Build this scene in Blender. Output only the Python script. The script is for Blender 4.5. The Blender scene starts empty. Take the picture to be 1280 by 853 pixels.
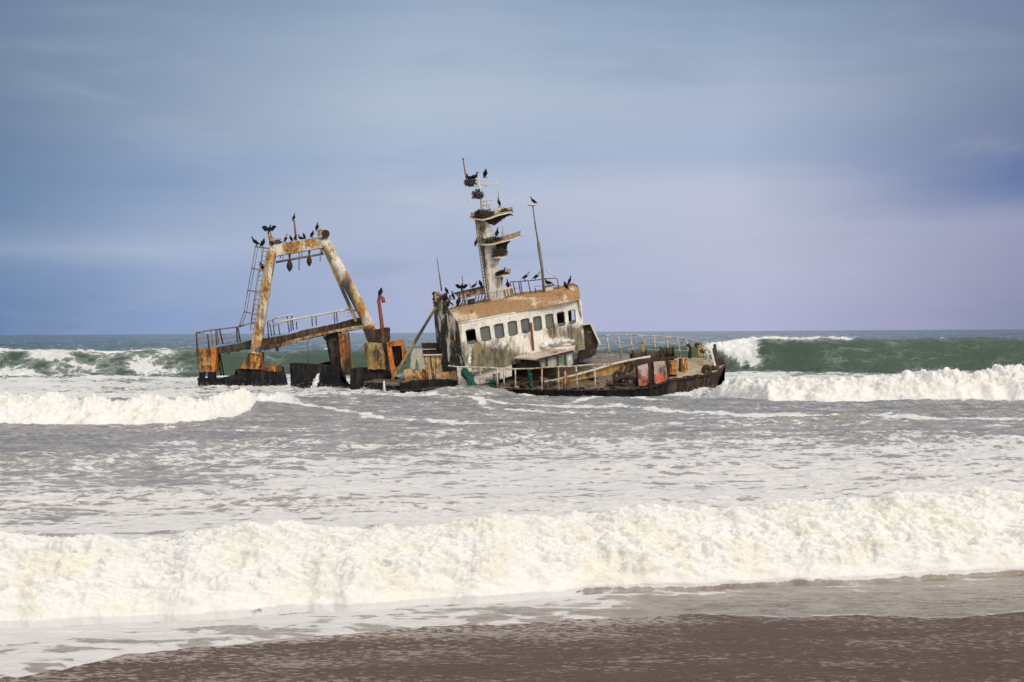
import bpy, bmesh, math, random
import numpy as np
from mathutils import Vector, Matrix
random.seed(7)
rng = np.random.default_rng(11)
C = bpy.context.scene.collection
SC = bpy.context.scene

# ------------------------------------------------------------------ camera
F = 2000.0; HC = 3.6                       # focal length in photo pixels, eye height above the sea
PITCH = math.atan(11.3 / F); ROLL = math.radians(-0.327)
CM = (Matrix.Translation((0, 0, HC)) @ Matrix.Rotation(math.pi/2 - PITCH, 4, 'X') @ Matrix.Rotation(ROLL, 4, 'Z'))
R3 = CM.to_3x3()
cam = bpy.data.cameras.new('camera'); cam.sensor_width = 36; cam.lens = 36 * F / 1280
cam.clip_end = 60000; cam.clip_start = 0.3
co = bpy.data.objects.new('camera', cam); C.objects.link(co); co.matrix_world = CM; SC.camera = co

def P(px, py, Y):
    """world point at distance Y out to sea, measured off the photograph"""
    d = R3 @ Vector(((px - 640) / F, -(py - 426.5) / F, -1))
    return Vector((0, 0, HC)) + d * (Y / d.y)

# ------------------------------------------------------------------ numpy noise
_perm = np.concatenate([rng.permutation(1024)] * 2).astype(np.int32)
_ga = rng.random(1024).astype(np.float32) * 2 * np.pi
_gx, _gy = np.cos(_ga), np.sin(_ga)
def pn(x, y, s=0):
    """2-D gradient noise, about -0.7 .. 0.7"""
    x = np.asarray(x, np.float32) + s * 17.37; y = np.asarray(y, np.float32) + s * 5.91
    xi = np.floor(x); yi = np.floor(y); fx = x - xi; fy = y - yi
    xi = xi.astype(np.int32) & 1023; yi = yi.astype(np.int32) & 1023
    u = fx*fx*fx*(fx*(fx*6-15)+10); v = fy*fy*fy*(fy*(fy*6-15)+10)
    def g(ix, iy, dx, dy):
        h = _perm[_perm[ix & 1023] + (iy & 1023)]
        return _gx[h]*dx + _gy[h]*dy
    a = g(xi, yi, fx, fy); b = g(xi+1, yi, fx-1, fy); c = g(xi, yi+1, fx, fy-1); d = g(xi+1, yi+1, fx-1, fy-1)
    p = a + (b-a)*u; q = c + (d-c)*u
    return p + (q-p)*v
def fbm(x, y, o=4, s=0, gain=.5, lac=2.03):
    t = 0; a = 1; n = 0
    for k in range(o):
        t = t + a * pn(x, y, s + k*3); n += a; a *= gain; x = x*lac; y = y*lac
    return t / n
def billow(x, y, o=4, s=0, gain=.55, lac=2.07):
    t = 0; a = 1; n = 0
    for k in range(o):
        t = t + a * np.abs(pn(x, y, s + k*3)) * 2; n += a; a *= gain; x = x*lac; y = y*lac
    return t / n
def sst(a, b, x):
    t = np.clip((x-a)/(b-a), 0, 1); return t*t*(3-2*t)

# ------------------------------------------------------------------ nodes
class NT:
    def __init__(s, tree): s.t = tree; s.n = tree.nodes; s.l = tree.links
    def new(s, typ, **kw):
        nd = s.n.new(typ)
        for k, v in kw.items(): setattr(nd, k, v)
        return nd
    def put(s, sock, v):
        if isinstance(v, bpy.types.NodeSocket): s.l.new(v, sock)
        elif v is not None:
            if sock.type == 'RGBA' and not isinstance(v, (int, float)) and len(v) == 3: v = (*v, 1)
            sock.default_value = v
    def math(s, op, a, b=None, c=None, clamp=False):
        nd = s.new('ShaderNodeMath', operation=op, use_clamp=clamp)
        for i, v in enumerate((a, b, c)): s.put(nd.inputs[i], v)
        return nd.outputs[0]
    def mix(s, f, a, b, mode='MIX'):
        nd = s.new('ShaderNodeMix', data_type='RGBA', blend_type=mode)
        s.put(nd.inputs['Factor'], f); s.put(nd.inputs[6], a); s.put(nd.inputs[7], b)
        return nd.outputs[2]
    def step(s, x, lo, hi):
        nd = s.new('ShaderNodeMapRange', interpolation_type='SMOOTHSTEP')
        s.put(nd.inputs[0], x); s.put(nd.inputs[1], lo); s.put(nd.inputs[2], hi)
        return nd.outputs[0]
    def noise(s, vec, scale, detail=6, rough=.55, dist=0, dim='3D'):
        nd = s.new('ShaderNodeTexNoise', noise_dimensions=dim)
        s.put(nd.inputs['Vector'], vec); s.put(nd.inputs['Scale'], scale); s.put(nd.inputs['Detail'], detail)
        s.put(nd.inputs['Roughness'], rough); s.put(nd.inputs['Distortion'], dist)
        return nd.outputs['Fac']
    def map(s, vec, sc=(1,1,1), loc=(0,0,0)):
        nd = s.new('ShaderNodeMapping'); s.put(nd.inputs['Vector'], vec)
        nd.inputs['Scale'].default_value = sc; nd.inputs['Location'].default_value = loc
        return nd.outputs[0]
    def coord(s, w='Object'): return s.new('ShaderNodeTexCoord').outputs[w]
    def attr(s, name):
        return s.new('ShaderNodeAttribute', attribute_name=name)
    def bump(s, h, strength=.5, dist=.05, normal=None):
        nd = s.new('ShaderNodeBump'); s.put(nd.inputs['Height'], h); s.put(nd.inputs['Strength'], strength); s.put(nd.inputs['Distance'], dist)
        if normal is not None: s.put(nd.inputs['Normal'], normal)
        return nd.outputs[0]
def new_mat(name):
    m = bpy.data.materials.new(name); m.use_nodes = True
    nt = NT(m.node_tree); b = nt.n['Principled BSDF']
    return m, nt, b

def weathered(name, base, rust=.3, grime=.3, lime=.0, rdark=(.055,.024,.014), rlight=(.42,.15,.035), gcol=(.022,.020,.016), gcol2=None,
              lcol=(.74,.71,.64), rough=.75, spec=.2, seed=0.0, scale=1.0, streak=(3.2,3.2,.45), base2=None, dents=.05):
    m, nt, b = new_mat(name)
    o = nt.map(nt.coord(), (scale,)*3, (seed*3.1, seed*1.7, seed*2.3))
    A = nt.noise(o, 1.5, 9, .62); A2 = nt.noise(nt.map(o, (1,1,1), (31,7,3)), 2.6, 8, .65, .4)
    S = nt.noise(nt.map(o, streak, (3,9,1)), 1.6, 7, .6, .2); S2 = nt.noise(nt.map(o, streak, (13,2,5)), 2.4, 7, .62, .15)
    Fn = nt.noise(o, 17, 5, .6)
    w = nt.attr('wear'); sp = nt.new('ShaderNodeSeparateColor'); nt.put(sp.inputs[0], w.outputs['Color'])
    def mask(p, q, amt, ch, wd=.055):
        v = nt.math('ADD', nt.math('MULTIPLY', p, .5), nt.math('MULTIPLY', q, .5))
        v = nt.math('ADD', v, nt.math('MULTIPLY', nt.math('SUBTRACT', Fn, .5), .22))
        v = nt.math('ADD', v, (amt - .5) * .62)
        v = nt.math('ADD', v, nt.math('MULTIPLY', sp.outputs[ch], .5))
        return nt.step(v, .5 - wd, .5 + wd)
    bc = nt.mix(nt.step(A2, .3, .7), base, base2 or tuple(c * .72 for c in base))
    bc = nt.mix(nt.math('MULTIPLY', Fn, .35), bc, tuple(c * .55 for c in base))
    rv = nt.math('ADD', nt.math('MULTIPLY', A2, .6), nt.math('MULTIPLY', S, .4))
    rc = nt.mix(nt.step(rv, .40, .60), rdark, rlight)
    rc = nt.mix(nt.math('MULTIPLY', nt.step(nt.noise(nt.map(o, (1.6,1.6,.5), (5,2,8)), 2.2, 7, .6), .52, .66), .75), rc, tuple(min(1, c*1.25 + .02) for c in (rlight[0], rlight[1]*1.45, rlight[2]*1.6)))
    pits = nt.step(nt.noise(nt.map(o, (1,1,.7), (2,6,4)), 4.2, 8, .68, .3), .55, .63)
    rc = nt.mix(nt.math('MULTIPLY', pits, .85), rc, tuple(c*.45 for c in rdark))
    drip = nt.step(nt.noise(nt.map(o, (7,7,.5), (1,4,9)), 1.5, 5, .55, .2), .54, .70)
    bc = nt.mix(nt.math('MULTIPLY', drip, .60), bc, tuple(c * .42 + d * .25 for c, d in zip(base, gcol)))
    c = nt.mix(mask(A, S, rust, 0), bc, rc)
    c = nt.mix(nt.math('MULTIPLY', mask(S2, A2, grime, 1, .10), .93), c, nt.mix(nt.step(nt.math('ADD', nt.math('MULTIPLY', S, .6), nt.math('MULTIPLY', A2, .4)), .42, .60), gcol, gcol2 or tuple(g*2.2 + .012 for g in gcol)))
    c = nt.mix(mask(S, A2, lime, 2), c, lcol)
    nt.put(b.inputs['Base Color'], c); b.inputs['Roughness'].default_value = rough
    b.inputs['Specular IOR Level'].default_value = spec
    hgt = nt.math('ADD', nt.math('MULTIPLY', A, .7), nt.math('MULTIPLY', Fn, .4))
    nt.put(b.inputs['Normal'], nt.bump(hgt, .7, dents))
    return m

# ------------------------------------------------------------------ objects
def tag(o, label=None, cat=None, group=None, kind=None):
    if label: o['label'] = label
    if cat: o['category'] = cat
    if group: o['group'] = group
    if kind: o['kind'] = kind
    return o
def empty(name, loc):
    o = bpy.data.objects.new(name, None); C.objects.link(o); o.location = loc; o.empty_display_size = .3; return o
def org(parent):
    """world origin of the thing a part belongs to (parts sit at zero offset)"""
    v = Vector((0,0,0))
    while parent is not None: v += parent.location; parent = parent.parent
    return v
def link(name, bm, mats, parent=None, smooth=False, origin=None):
    o0 = org(parent) if parent is not None else (origin or Vector((0,0,0)))
    bmesh.ops.recalc_face_normals(bm, faces=bm.faces)
    bmesh.ops.translate(bm, verts=bm.verts, vec=-o0)
    me = bpy.data.meshes.new(name); bm.to_mesh(me); bm.free()
    for m in (mats if isinstance(mats, (list, tuple)) else [mats]): me.materials.append(m)
    if smooth:
        for p in me.polygons: p.use_smooth = True
    ob = bpy.data.objects.new(name, me); C.objects.link(ob)
    if parent is not None: ob.parent = parent
    else: ob.location = o0
    return ob

def ragged(pts, amp, step):
    """subdivide a pixel outline and nibble its edges (corroded plate)"""
    out = []
    n = len(pts)
    for i in range(n):
        a = pts[i]; b = pts[(i+1) % n]
        L = math.hypot(b[0]-a[0], b[1]-a[1]); k = max(1, int(L/step))
        for j in range(k):
            t = j/k; q = [a[c] + (b[c]-a[c])*t for c in range(len(a))]
            q[0] += random.uniform(-amp, amp); q[1] += random.uniform(-amp, amp)
            out.append(tuple(q))
    return out
def add_slab(bm, pts, Y, th, mi=0, rag=0, step=3.0, dvec=None):
    """an outline (photo px, optionally with its own distance) given real depth th"""
    if rag: pts = ragged(pts, rag, step)
    d = Vector(dvec) if dvec else Vector((0, th, 0))
    fr = [bm.verts.new(P(p[0], p[1], p[2] if len(p) > 2 else Y)) for p in pts]
    bk = [bm.verts.new(v.co + d) for v in fr]
    fs = [bm.faces.new(fr), bm.faces.new(bk[::-1])]
    n = len(fr)
    for i in range(n):
        j = (i+1) % n; fs.append(bm.faces.new((fr[i], bk[i], bk[j], fr[j])))
    for f in fs: f.material_index = mi
    bmesh.ops.triangulate(bm, faces=[f for f in fs if len(f.verts) > 4])
def add_tube(bm, pts, r, seg=7, mi=0, cap=True):
    """tube through world points; r one radius or one per point"""
    pts = [Vector(p) for p in pts]; n = len(pts)
    rs = r if isinstance(r, (list, tuple)) else [r]*n
    rings = []; ref = None
    for i, p in enumerate(pts):
        t = (pts[min(i+1, n-1)] - pts[max(i-1, 0)]).normalized()
        if ref is None:
            ref = t.orthogonal().normalized()
        ref = (ref - t*ref.dot(t)).normalized(); bi = t.cross(ref)
        rings.append([bm.verts.new(p + (ref*math.cos(a) + bi*math.sin(a))*rs[i]) for a in [2*math.pi*k/seg for k in range(seg)]])
    for a, b in zip(rings, rings[1:]):
        for k in range(seg):
            f = bm.faces.new((a[k], a[(k+1)%seg], b[(k+1)%seg], b[k])); f.material_index = mi; f.smooth = True
    if cap:
        for rg in (rings[0][::-1], rings[-1]):
            f = bm.faces.new(rg); f.material_index = mi
def add_beam(bm, a, b, w, d, mi=0, w2=None):
    """rectangular bar between two world points: w across the picture plane, d in depth"""
    a = Vector(a); b = Vector(b); t = (b-a).normalized()
    y = Vector((0,1,0)); y = (y - t*y.dot(t)).normalized(); x = t.cross(y)
    vs = []
    for p, ww in ((a, w), (b, w2 or w)):
        for sx, sy in ((-1,-1),(1,-1),(1,1),(-1,1)):
            vs.append(bm.verts.new(p + x*sx*ww/2 + y*sy*d/2))
    for q in ((0,1,2,3),(4,7,6,5),(0,4,5,1),(1,5,6,2),(2,6,7,3),(3,7,4,0)):
        f = bm.faces.new([vs[i] for i in q]); f.material_index = mi
def add_box(bm, c, sx, sy, sz, mi=0, rot=None):
    M = Matrix.Translation(c) @ (rot.to_4x4() if rot is not None else Matrix()) @ Matrix.Diagonal((sx, sy, sz, 1))
    r = bmesh.ops.create_cube(bm, size=1, matrix=M)
    for v in r['verts']:
        for f in v.link_faces: f.material_index = mi
def add_ball(bm, c, r, sub=2, sq=(1,1,1), jit=0, mi=0):
    M = Matrix.Translation(c) @ Matrix.Diagonal((r*sq[0], r*sq[1], r*sq[2], 1))
    q = bmesh.ops.create_icosphere(bm, subdivisions=sub, radius=1, matrix=M)
    for v in q['verts']:
        if jit: v.co += (v.co - Vector(c)) * random.uniform(-jit, jit)
        for f in v.link_faces: f.material_index = mi; f.smooth = True
def tess(bm, L, it=6):
    for _ in range(it):
        es = [e for e in bm.edges if e.calc_length() > L]
        if not es: break
        bmesh.ops.subdivide_edges(bm, edges=es, cuts=1)
        bmesh.ops.triangulate(bm, faces=[f for f in bm.faces if len(f.verts) > 4])
def to_px(co):
    q = CM.inverted() @ Vector(co); return 640 + F*q.x/-q.z, 426.5 - F*q.y/-q.z
def wear(ob, blobs):
    """dirt, rust and droppings with a shape of their own: (channel, px, py, rx, ry, strength)"""
    me = ob.data; n = len(me.vertices); o0 = org(ob)
    co_ = np.empty(n*3, np.float32); me.vertices.foreach_get('co', co_); co_ = co_.reshape(-1,3) + np.array(o0, np.float32)
    inv = np.array(CM.inverted(), np.float32); q = co_ @ inv[:3,:3].T + inv[:3,3]
    px = 640 + F*q[:,0]/-q[:,2]; py = 426.5 - F*q[:,1]/-q[:,2]
    out = np.zeros((n,4), np.float32); out[:,3] = 1
    for ch, cx, cy, rx, ry, s in blobs:
        d = ((px-cx)/rx)**2 + ((py-cy)/ry)**2
        out[:,'rgb'.index(ch)] += s * np.exp(-d*.9)
    out[:,:3] = np.clip(out[:,:3], -1, 1)
    at = me.attributes.new('wear', 'FLOAT_COLOR', 'POINT'); at.data.foreach_set('color', out.ravel())
def W(px): return px / 20.6            # photo pixels to metres at the wreck
# ------------------------------------------------------------------ materials of the wreck
M = {}
M['rust']     = weathered('rust_plate', (.30,.115,.03), rust=.66, grime=.42, rlight=(.62,.21,.035), seed=1, base2=(.42,.26,.09))
M['rustpale'] = weathered('rust_on_ochre_paint', (.52,.36,.15), rust=.50, grime=.46, rlight=(.60,.21,.035), seed=2, base2=(.62,.48,.26))
M['orange']   = weathered('orange_rust', (.66,.21,.045), rust=.40, grime=.36, rlight=(.55,.15,.03), seed=3)
M['darkrust'] = weathered('dark_rust', (.050,.024,.016), rust=.40, grime=.50, rlight=(.13,.05,.02), seed=4)
M['hull']     = weathered('hull_plating', (.012,.010,.011), spec=.10, rust=.30, grime=.55, rdark=(.022,.012,.009), rlight=(.06,.028,.016), gcol=(.006,.006,.007), seed=5, rough=.6)
M['hullbow']  = weathered('bow_plating', (.034,.022,.018), spec=.10, rust=.46, grime=.44, rdark=(.045,.022,.016), rlight=(.12,.065,.04), gcol=(.018,.015,.015), seed=25, rough=.65)
M['white']    = weathered('weathered_white_paint', (.74,.70,.63), rust=.27, grime=.28, lime=.16, rlight=(.40,.19,.06), rdark=(.14,.07,.035), gcol=(.030,.026,.017), gcol2=(.20,.165,.085), seed=6, dents=.03)
M['gantry']   = weathered('white_gantry_paint', (.70,.65,.55), rust=.42, grime=.32, rlight=(.46,.24,.08), rdark=(.16,.075,.03), gcol=(.05,.04,.03), seed=7)
M['olive']    = weathered('mossy_paint', (.36,.29,.12), rust=.42, grime=.42, rlight=(.36,.20,.06), seed=8)
M['tan']      = weathered('tan_paint', (.52,.40,.25), rust=.44, grime=.44, rlight=(.30,.15,.05), rdark=(.12,.065,.03), seed=9)
M['roofbrown']= weathered('guano_caked_roof', (.40,.235,.115), rust=.38, grime=.16, lime=.26, rlight=(.40,.20,.08), rdark=(.13,.062,.03), gcol=(.10,.06,.035), lcol=(.60,.47,.33), seed=10, streak=(2.2,2.2,2.8), dents=.28, scale=1.9, base2=(.40,.24,.12))
M['aft']      = weathered('streaked_aft_plating', (.40,.37,.30), rust=.30, grime=.60, lime=.34, gcol=(.014,.013,.012), seed=11, streak=(5,5,.5))
M['deck']     = weathered('wet_deck', (.20,.155,.125), rust=.44, grime=.42, lime=.30, rlight=(.22,.12,.06), rdark=(.09,.055,.04), lcol=(.42,.38,.37), seed=12, rough=.13, spec=.5, streak=(.7,2.2,2.2))
M['foredeck'] = weathered('sandy_foredeck', (.46,.36,.24), rust=.32, grime=.36, lime=.30, rlight=(.30,.17,.08), lcol=(.66,.58,.44), seed=13, streak=(.6,2.0,2.0), rough=.6)
M['yellow']   = weathered('yellow_ochre_bulwark', (.56,.35,.10), rust=.38, grime=.34, rlight=(.34,.15,.05), seed=14)
M['pink']     = weathered('faded_red_plate', (.52,.38,.34), rust=.50, grime=.36, rlight=(.62,.13,.07), rdark=(.30,.10,.07), seed=15)
M['wood']     = weathered('split_tan_plating', (.60,.40,.19), rust=.44, grime=.42, rlight=(.38,.16,.05), seed=16, streak=(5,5,.35))
M['greyplate']= weathered('bare_grey_plate', (.45,.41,.34), rust=.14, grime=.16, rlight=(.5,.3,.12), seed=17)
M['board']    = weathered('grey_window_board', (.15,.155,.135), rust=.05, grime=.30, lime=.16, lcol=(.24,.24,.22), gcol=(.07,.07,.07), seed=18, streak=(2,2,3))
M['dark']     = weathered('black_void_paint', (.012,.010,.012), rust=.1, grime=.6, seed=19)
M['panelgreen']=weathered('green_and_white_panel', (.50,.48,.42), rust=.26, grime=.34, gcol=(.07,.13,.085), rlight=(.24,.12,.06), seed=20)
M['cabinroof']= weathered('pinkish_cabin_roof', (.56,.47,.41), rust=.34, grime=.24, lime=.3, rlight=(.36,.20,.12), seed=21)
M['pole']     = weathered('grey_pole', (.20,.16,.14), rust=.4, grime=.4, seed=22)
M['whitepole']= weathered('white_pole', (.66,.62,.56), rust=.32, grime=.26, rlight=(.34,.16,.06), seed=23)
M['railpaint']= weathered('chipped_rail_paint', (.60,.56,.48), rust=.46, grime=.34, rlight=(.36,.16,.06), rdark=(.09,.045,.025), seed=31, scale=2.2, streak=(2,2,2))
M['redpole']  = weathered('red_rusty_pipe', (.26,.075,.045), rust=.46, grime=.3, rlight=(.40,.14,.07), seed=24)
M['green']    = weathered('green_rope_net', (.012,.085,.065), rust=.12, grime=.38, gcol=(.015,.03,.028), seed=26)
M['bridge']   = weathered('pinkish_bulwark_paint', (.55,.43,.33), rust=.42, grime=.26, rlight=(.42,.22,.11), seed=27)

BASE = Vector((-1.2, 95.5, -0.3))
ship = tag(empty('shipwreck', BASE), 'rusting wreck of a stranded fishing trawler heeled over in the surf', 'shipwreck')
S = {}
def part(name, mats, fn, parent=ship, L=None, blobs=None, smooth=False):
    bm = bmesh.new(); fn(bm)
    if L: tess(bm, L)
    ob = link(name, bm, mats, parent, smooth)
    if blobs: wear(ob, blobs)
    return ob

# depth of the main hull's near side and far side along the photo
NEAR = [(500,489,93.8),(560,486,93.2),(660,487,92.8),(740,488.5,92.6),(790,487,92.6),(812,485,92.7),(835,476.5,92.9),(858,473,93.3),(880,470,94.0),(896,466,94.8),(907,457,95.8)]
LOW  = [(500,512,94.2),(560,510,93.9),(660,508,93.6),(740,508,93.4),(790,508,93.4),(812,508,93.5),(835,508,93.9),(858,507,94.5),(880,505,95.1),(890,500,95.5),(894,495,96.0)]
MID  = [(500,499,93.9),(560,497,93.4),(660,496,93.0),(740,498,92.8),(790,499,92.8),(812,498,92.9),(835,496,93.2),(858,495,93.7),(880,493,94.4),(893.5,486,95.0),(899,474,95.9)]
FAR  = [(500,470,98.0),(560,466,98.4),(660,448,98.7),(740,442,98.8),(790,442.5,98.8),(812,444,98.8),(835,446.5,98.8),(858,447,98.6),(880,448,98.2),(896,450,97.4),(907,456.5,95.9)]
def hull(bm):
    rows = [[bm.verts.new(P(*p)) for p in q] for q in (NEAR, MID, LOW)]
    far = [bm.verts.new(P(*p)) for p in FAR]
    fl = [bm.verts.new(Vector((v.co.x*0.985, v.co.y + .1, -1.2))) for v in far]
    seq = [far] + rows
    for a, b in ((rows[0], rows[1]), (rows[1], rows[2]), (fl, far)):
        for i in range(len(a)-1):
            if (a[i].co-b[i].co).length < 1e-5: continue
            f = bm.faces.new((a[i], a[i+1], b[i+1], b[i])); f.material_index = 1 if (i >= 6 and a is rows[0]) else 0
    # transom
    bm.faces.new((rows[0][0], rows[1][0], rows[2][0], fl[0], far[0]))
part('hull', [M['hull'], M['hullbow']], hull, L=.30, blobs=[('r',840,486,30,10,.15),('r',700,489,50,4,.25),('g',800,496,90,5,.4),('r',816,490,14,8,.35)])
def gunwale(bm):
    for i in range(len(NEAR)-1):
        a = P(*NEAR[i]); b = P(*NEAR[i+1]); add_beam(bm, a + Vector((0,-.03,.03)), b + Vector((0,-.03,.03)), .09, .14)
part('rubbing_strake', M['hullbow'], gunwale, L=.3)
def lerp(a, b, t): return tuple(a[k] + (b[k]-a[k])*t for k in range(3))
def decksheet(i0, i1, dz=0):
    def fn(bm):
        n = 26; g = []
        for i in range(i0, i1):
            for k in range(4 if i < i1-1 else 5):
                t = k/4
                a = P(*lerp(NEAR[i], NEAR[i+1], t)); b = P(*lerp(FAR[i], FAR[i+1], t))
                g.append([bm.verts.new(a + (b-a)*(j/n) + Vector((0,0,.03*math.sin(j*2.1+i*3) + dz))) for j in range(n+1)])
        for a, b in zip(g, g[1:]):
            for j in range(n): bm.faces.new((a[j], b[j], b[j+1], a[j+1]))
    return fn
part('deck', M['deck'], decksheet(0, 6), smooth=True)
part('foredeck', M['foredeck'], decksheet(6, 10, .0), smooth=True)
def bulkhead(bm):
    add_slab(bm, [(797,458),(810,454.5),(811.5,478),(806,484),(798.5,482)], 92.75, .12, 0, .25)
    add_slab(bm, [(817,452.5),(831.5,451.5),(834.5,476),(823,481),(818.5,479)], 92.8, .12, 0, .25)
pb = part('bulkhead_plate', M['pink'], bulkhead, L=.12, blobs=[('r',803,478,8,6,.42),('r',828,472,6,8,.45),('r',803,460,8,9,-.5),('r',825,458,8,9,-.5),('b',803,463,5,6,.45),('b',824,458,6,6,.5),('g',812,470,3,16,.5),('g',799,469,3,5,.35),('g',826,463,3,5,.3),('g',831,467,2,8,.4),('g',806,477,4,3,.3)])
def bulkback(bm):
    add_slab(bm, [(794,450),(834,446),(836,476),(812,486),(797,484)], 93.0, .25, 0, .5)
part('bulkhead', M['darkrust'], bulkback, L=.3)

# ---- coaming with white rail and yellow face
def coam(bm):
    top = [(664,481),(690,476.5),(720,469.5),(745,462.5),(768,455.5),(790,450.5),(813,446.5)]
    bot = [(664,485),(690,482),(720,476),(745,471),(768,468),(790,464),(800,463)]
    n = len(top); Y = lambda i: 93.9
    for i in range(n-1):
        add_slab(bm, [top[i], top[i+1], bot[i+1], bot[i]], 94.2, .12, 0, .15, 4)
part('hatch_coaming', M['yellow'], coam, L=.14, blobs=[('r',700,481,20,4,.4),('g',735,468,5,6,.4),('r',790,456,14,5,.3),('b',760,459,20,3,.2)])
def coamrail(bm):
    top = [(662,481),(690,476),(720,469),(745,462),(768,455),(790,450),(813,446)]
    add_tube(bm, [P(x,y,94.0) for x,y in top], .075, 7)
part('coaming_rail', M['whitepole'], coamrail)
def ribs(bm):
    for x,y,x2,y2 in ((795,462,786,466),(788,462,780,468),(778,466,773,470)):
        add_beam(bm, P(x,y-8,94.0), P(x2,y2,93.9), .14, .2)
part('coaming_brace', M['darkrust'], ribs)

# ---- near handrail
def rail(name, top, posts, mids, mat, r=.04, Y=None, rp=.032, pmat=None, parent=ship):
    def fn(bm):
        add_tube(bm, [P(*p) for p in top], r, 6)
        for m in mids: add_tube(bm, [P(*p) for p in m], .016, 5)
    ob = part(name, mat, fn, parent)
    for (x0,y0,x1,y1,Yp) in posts:
        part('post', pmat or mat, lambda bm: add_tube(bm, [P(x0,y0,Yp), P((x0+x1)/2+random.uniform(-.3,.3),(y0+y1)/2,Yp), P(x1,y1,Yp)], rp, 6), ob)
    return ob
nt_ = [(560,457.5,93.0),(575,459,93.0),(600,459.5,92.9),(640,461.5,92.8),(665,461,92.7),(690,459,92.6),(716,458,92.6),(740,456,92.6),(768,455.5,92.7)]
rail('handrail', nt_, [(572,458.5,573.5,487,93.0),(585.5,459,586,466,92.9),(600,459.5,600.5,481,92.9),(622,461,622,486,92.8),(629.5,461,630,481,92.8),(644,462,644.5,486,92.7),(677.5,461,677.5,488,92.6),(698,460,698.5,487.5,92.6),(706,464,706.5,487,92.8),(720,458,722,486,92.6),(743,459,744,484,92.6)],
     [], M['railpaint'], .045, rp=.045)
# ---- far handrail
ft = [(746,420,98.7),(760,419.6,98.7),(790,419,98.7),(812,420,98.7),(834,421,98.6),(848,422,98.5),(858,423.2,98.3),(871,426.5,98.0),(880,432,97.6),(888,441,97.2)]
fm1 = [(748,428.5,98.7),(790,428,98.7),(834,429,98.6),(864,431,98.2)]
fm2 = [(748,436.5,98.7),(790,437,98.7),(834,437.5,98.6),(866,439,98.2)]
rail('handrail', ft, [(758.5,420,762.5,445,98.7),(772.5,419,777,446,98.6),(787.5,419.5,791.5,445,98.7),(802,420,804,443,98.7),(817.5,420.5,820.5,446,98.7),(833,421.5,836,448,98.6),(847,422.5,851,449,98.5),(857.5,423.5,863,449,98.3),(876,428,882,450,97.8)],
     [fm1, fm2], M['railpaint'], .036, rp=.045)

# ---- deck clutter: bollards, winch, drums, nets
def bollard(x, y0, y1, Y, r, mat, cap=True):
    def fn(bm):
        add_tube(bm, [P(x,y1,Y), P(x,y0,Y)], r, 10)
        if cap: add_tube(bm, [P(x,y0+1,Y), P(x,y0-.6,Y)], r*1.45, 10)
    part('bollard', mat, fn)
bollard(803.5, 428, 442, 98.3, .09, M['yellow']); bollard(874, 433, 448, 97.4, .11, M['yellow'])
bollard(618, 468, 483, 93.6, .09, M['tan']); bollard(623, 467, 482, 93.7, .07, M['darkrust'])
bollard(707, 464, 486, 93.0, .10, M['redpole']); bollard(588, 468, 478, 93.4, .22, M['pole'])
def drum(x0, x1, y0, y1, Y):
    cx_ = (x0+x1)/2
    def fn(bm):
        r = W((x1-x0)/2); cx = (x0+x1)/2
        a = P(cx, y1, Y); b = P(cx, y0, Y+.1)
        add_tube(bm, [a, a+(b-a)*.03, a+(b-a)*.33, a+(b-a)*.36, a+(b-a)*.39, a+(b-a)*.66, a+(b-a)*.69, a+(b-a)*.72, a+(b-a)*.97, b], [r*1.03,r,r,r*1.05,r,r,r*1.05,r,r,r*1.03], 18)
    part('drum', M['rustpale'], fn, L=.12, blobs=[('r',cx_,(y0+y1)/2,3,20,.5),('g',x0+1,(y0+y1)/2,1.5,20,.6)])
drum(833, 846.5, 451, 469, 93.9); drum(848.5, 859.5, 449, 465, 95.2)
def winch(bm):
    add_tube(bm, [P(791,447,95.6), P(827,445,95.6)], .30, 12)
    for x in (791, 808, 826): add_tube(bm, [P(x-.8,447-(x-791)*.06,95.6), P(x+.8,447-(x-791)*.06,95.6)], .44, 14)
    add_slab(bm, [(788,443),(796,441.5),(815,443),(832,447),(833,455),(790,453)], 96.0, .9, 0, .5)
part('deck_winch', M['darkrust'], winch, L=.3)
def windlass(bm):
    add_tube(bm, [P(827,441,95.9), P(841,440,95.9)], .27, 12)
    for x in (826.5,834,842): add_tube(bm, [P(x-.7,441,95.9), P(x+.7,440.8,95.9)], .36, 14)
    add_slab(bm, [(826,441),(829,438),(833,436.5),(837,439),(842,440),(843,452),(830,453),(827,447)], 96.1, .5, 0, .4)
    add_beam(bm, P(826,441,95.7), P(833,452,95.4), .16, .2); add_beam(bm, P(834,447.5,95.3), P(846,446.5,95.3), .14, .3)
part('windlass', M['darkrust'], windlass, L=.3)
def net(bm):
    for k in range(26):
        x = random.uniform(646,664); y = random.uniform(478,487)
        add_ball(bm, P(x,y+2,93.2+random.uniform(-.2,.4)), random.uniform(.08,.2), 1, (1.3,1,.7), .3)
    for k in range(10):
        a = P(random.uniform(640,650),random.uniform(482,487),93.1); b = P(random.uniform(656,668),random.uniform(480,487),93.2)
        add_tube(bm, [a,(a+b)/2+Vector((0,0,.12)),b], .03, 5)
part('net_pile', M['darkrust'], net)
def gnet(bm):
    for k in range(40):
        t = random.random(); x = 583+t*9+random.uniform(-3,3); y = 466+t*20; r = random.uniform(.09,.17)*(1.5-t*.7)
        add_ball(bm, P(x, y, 93.1+random.uniform(-.15,.2)), r, 1, (1,1,1.3), .3)
    for k in range(9):
        add_tube(bm, [P(586+random.uniform(-3,3),470,93.0), P(589+k*.5,478,92.95), P(590+k*1.3,486,93.0)], .035, 5)
part('rope_tangle', M['green'], gnet, smooth=True)
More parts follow.
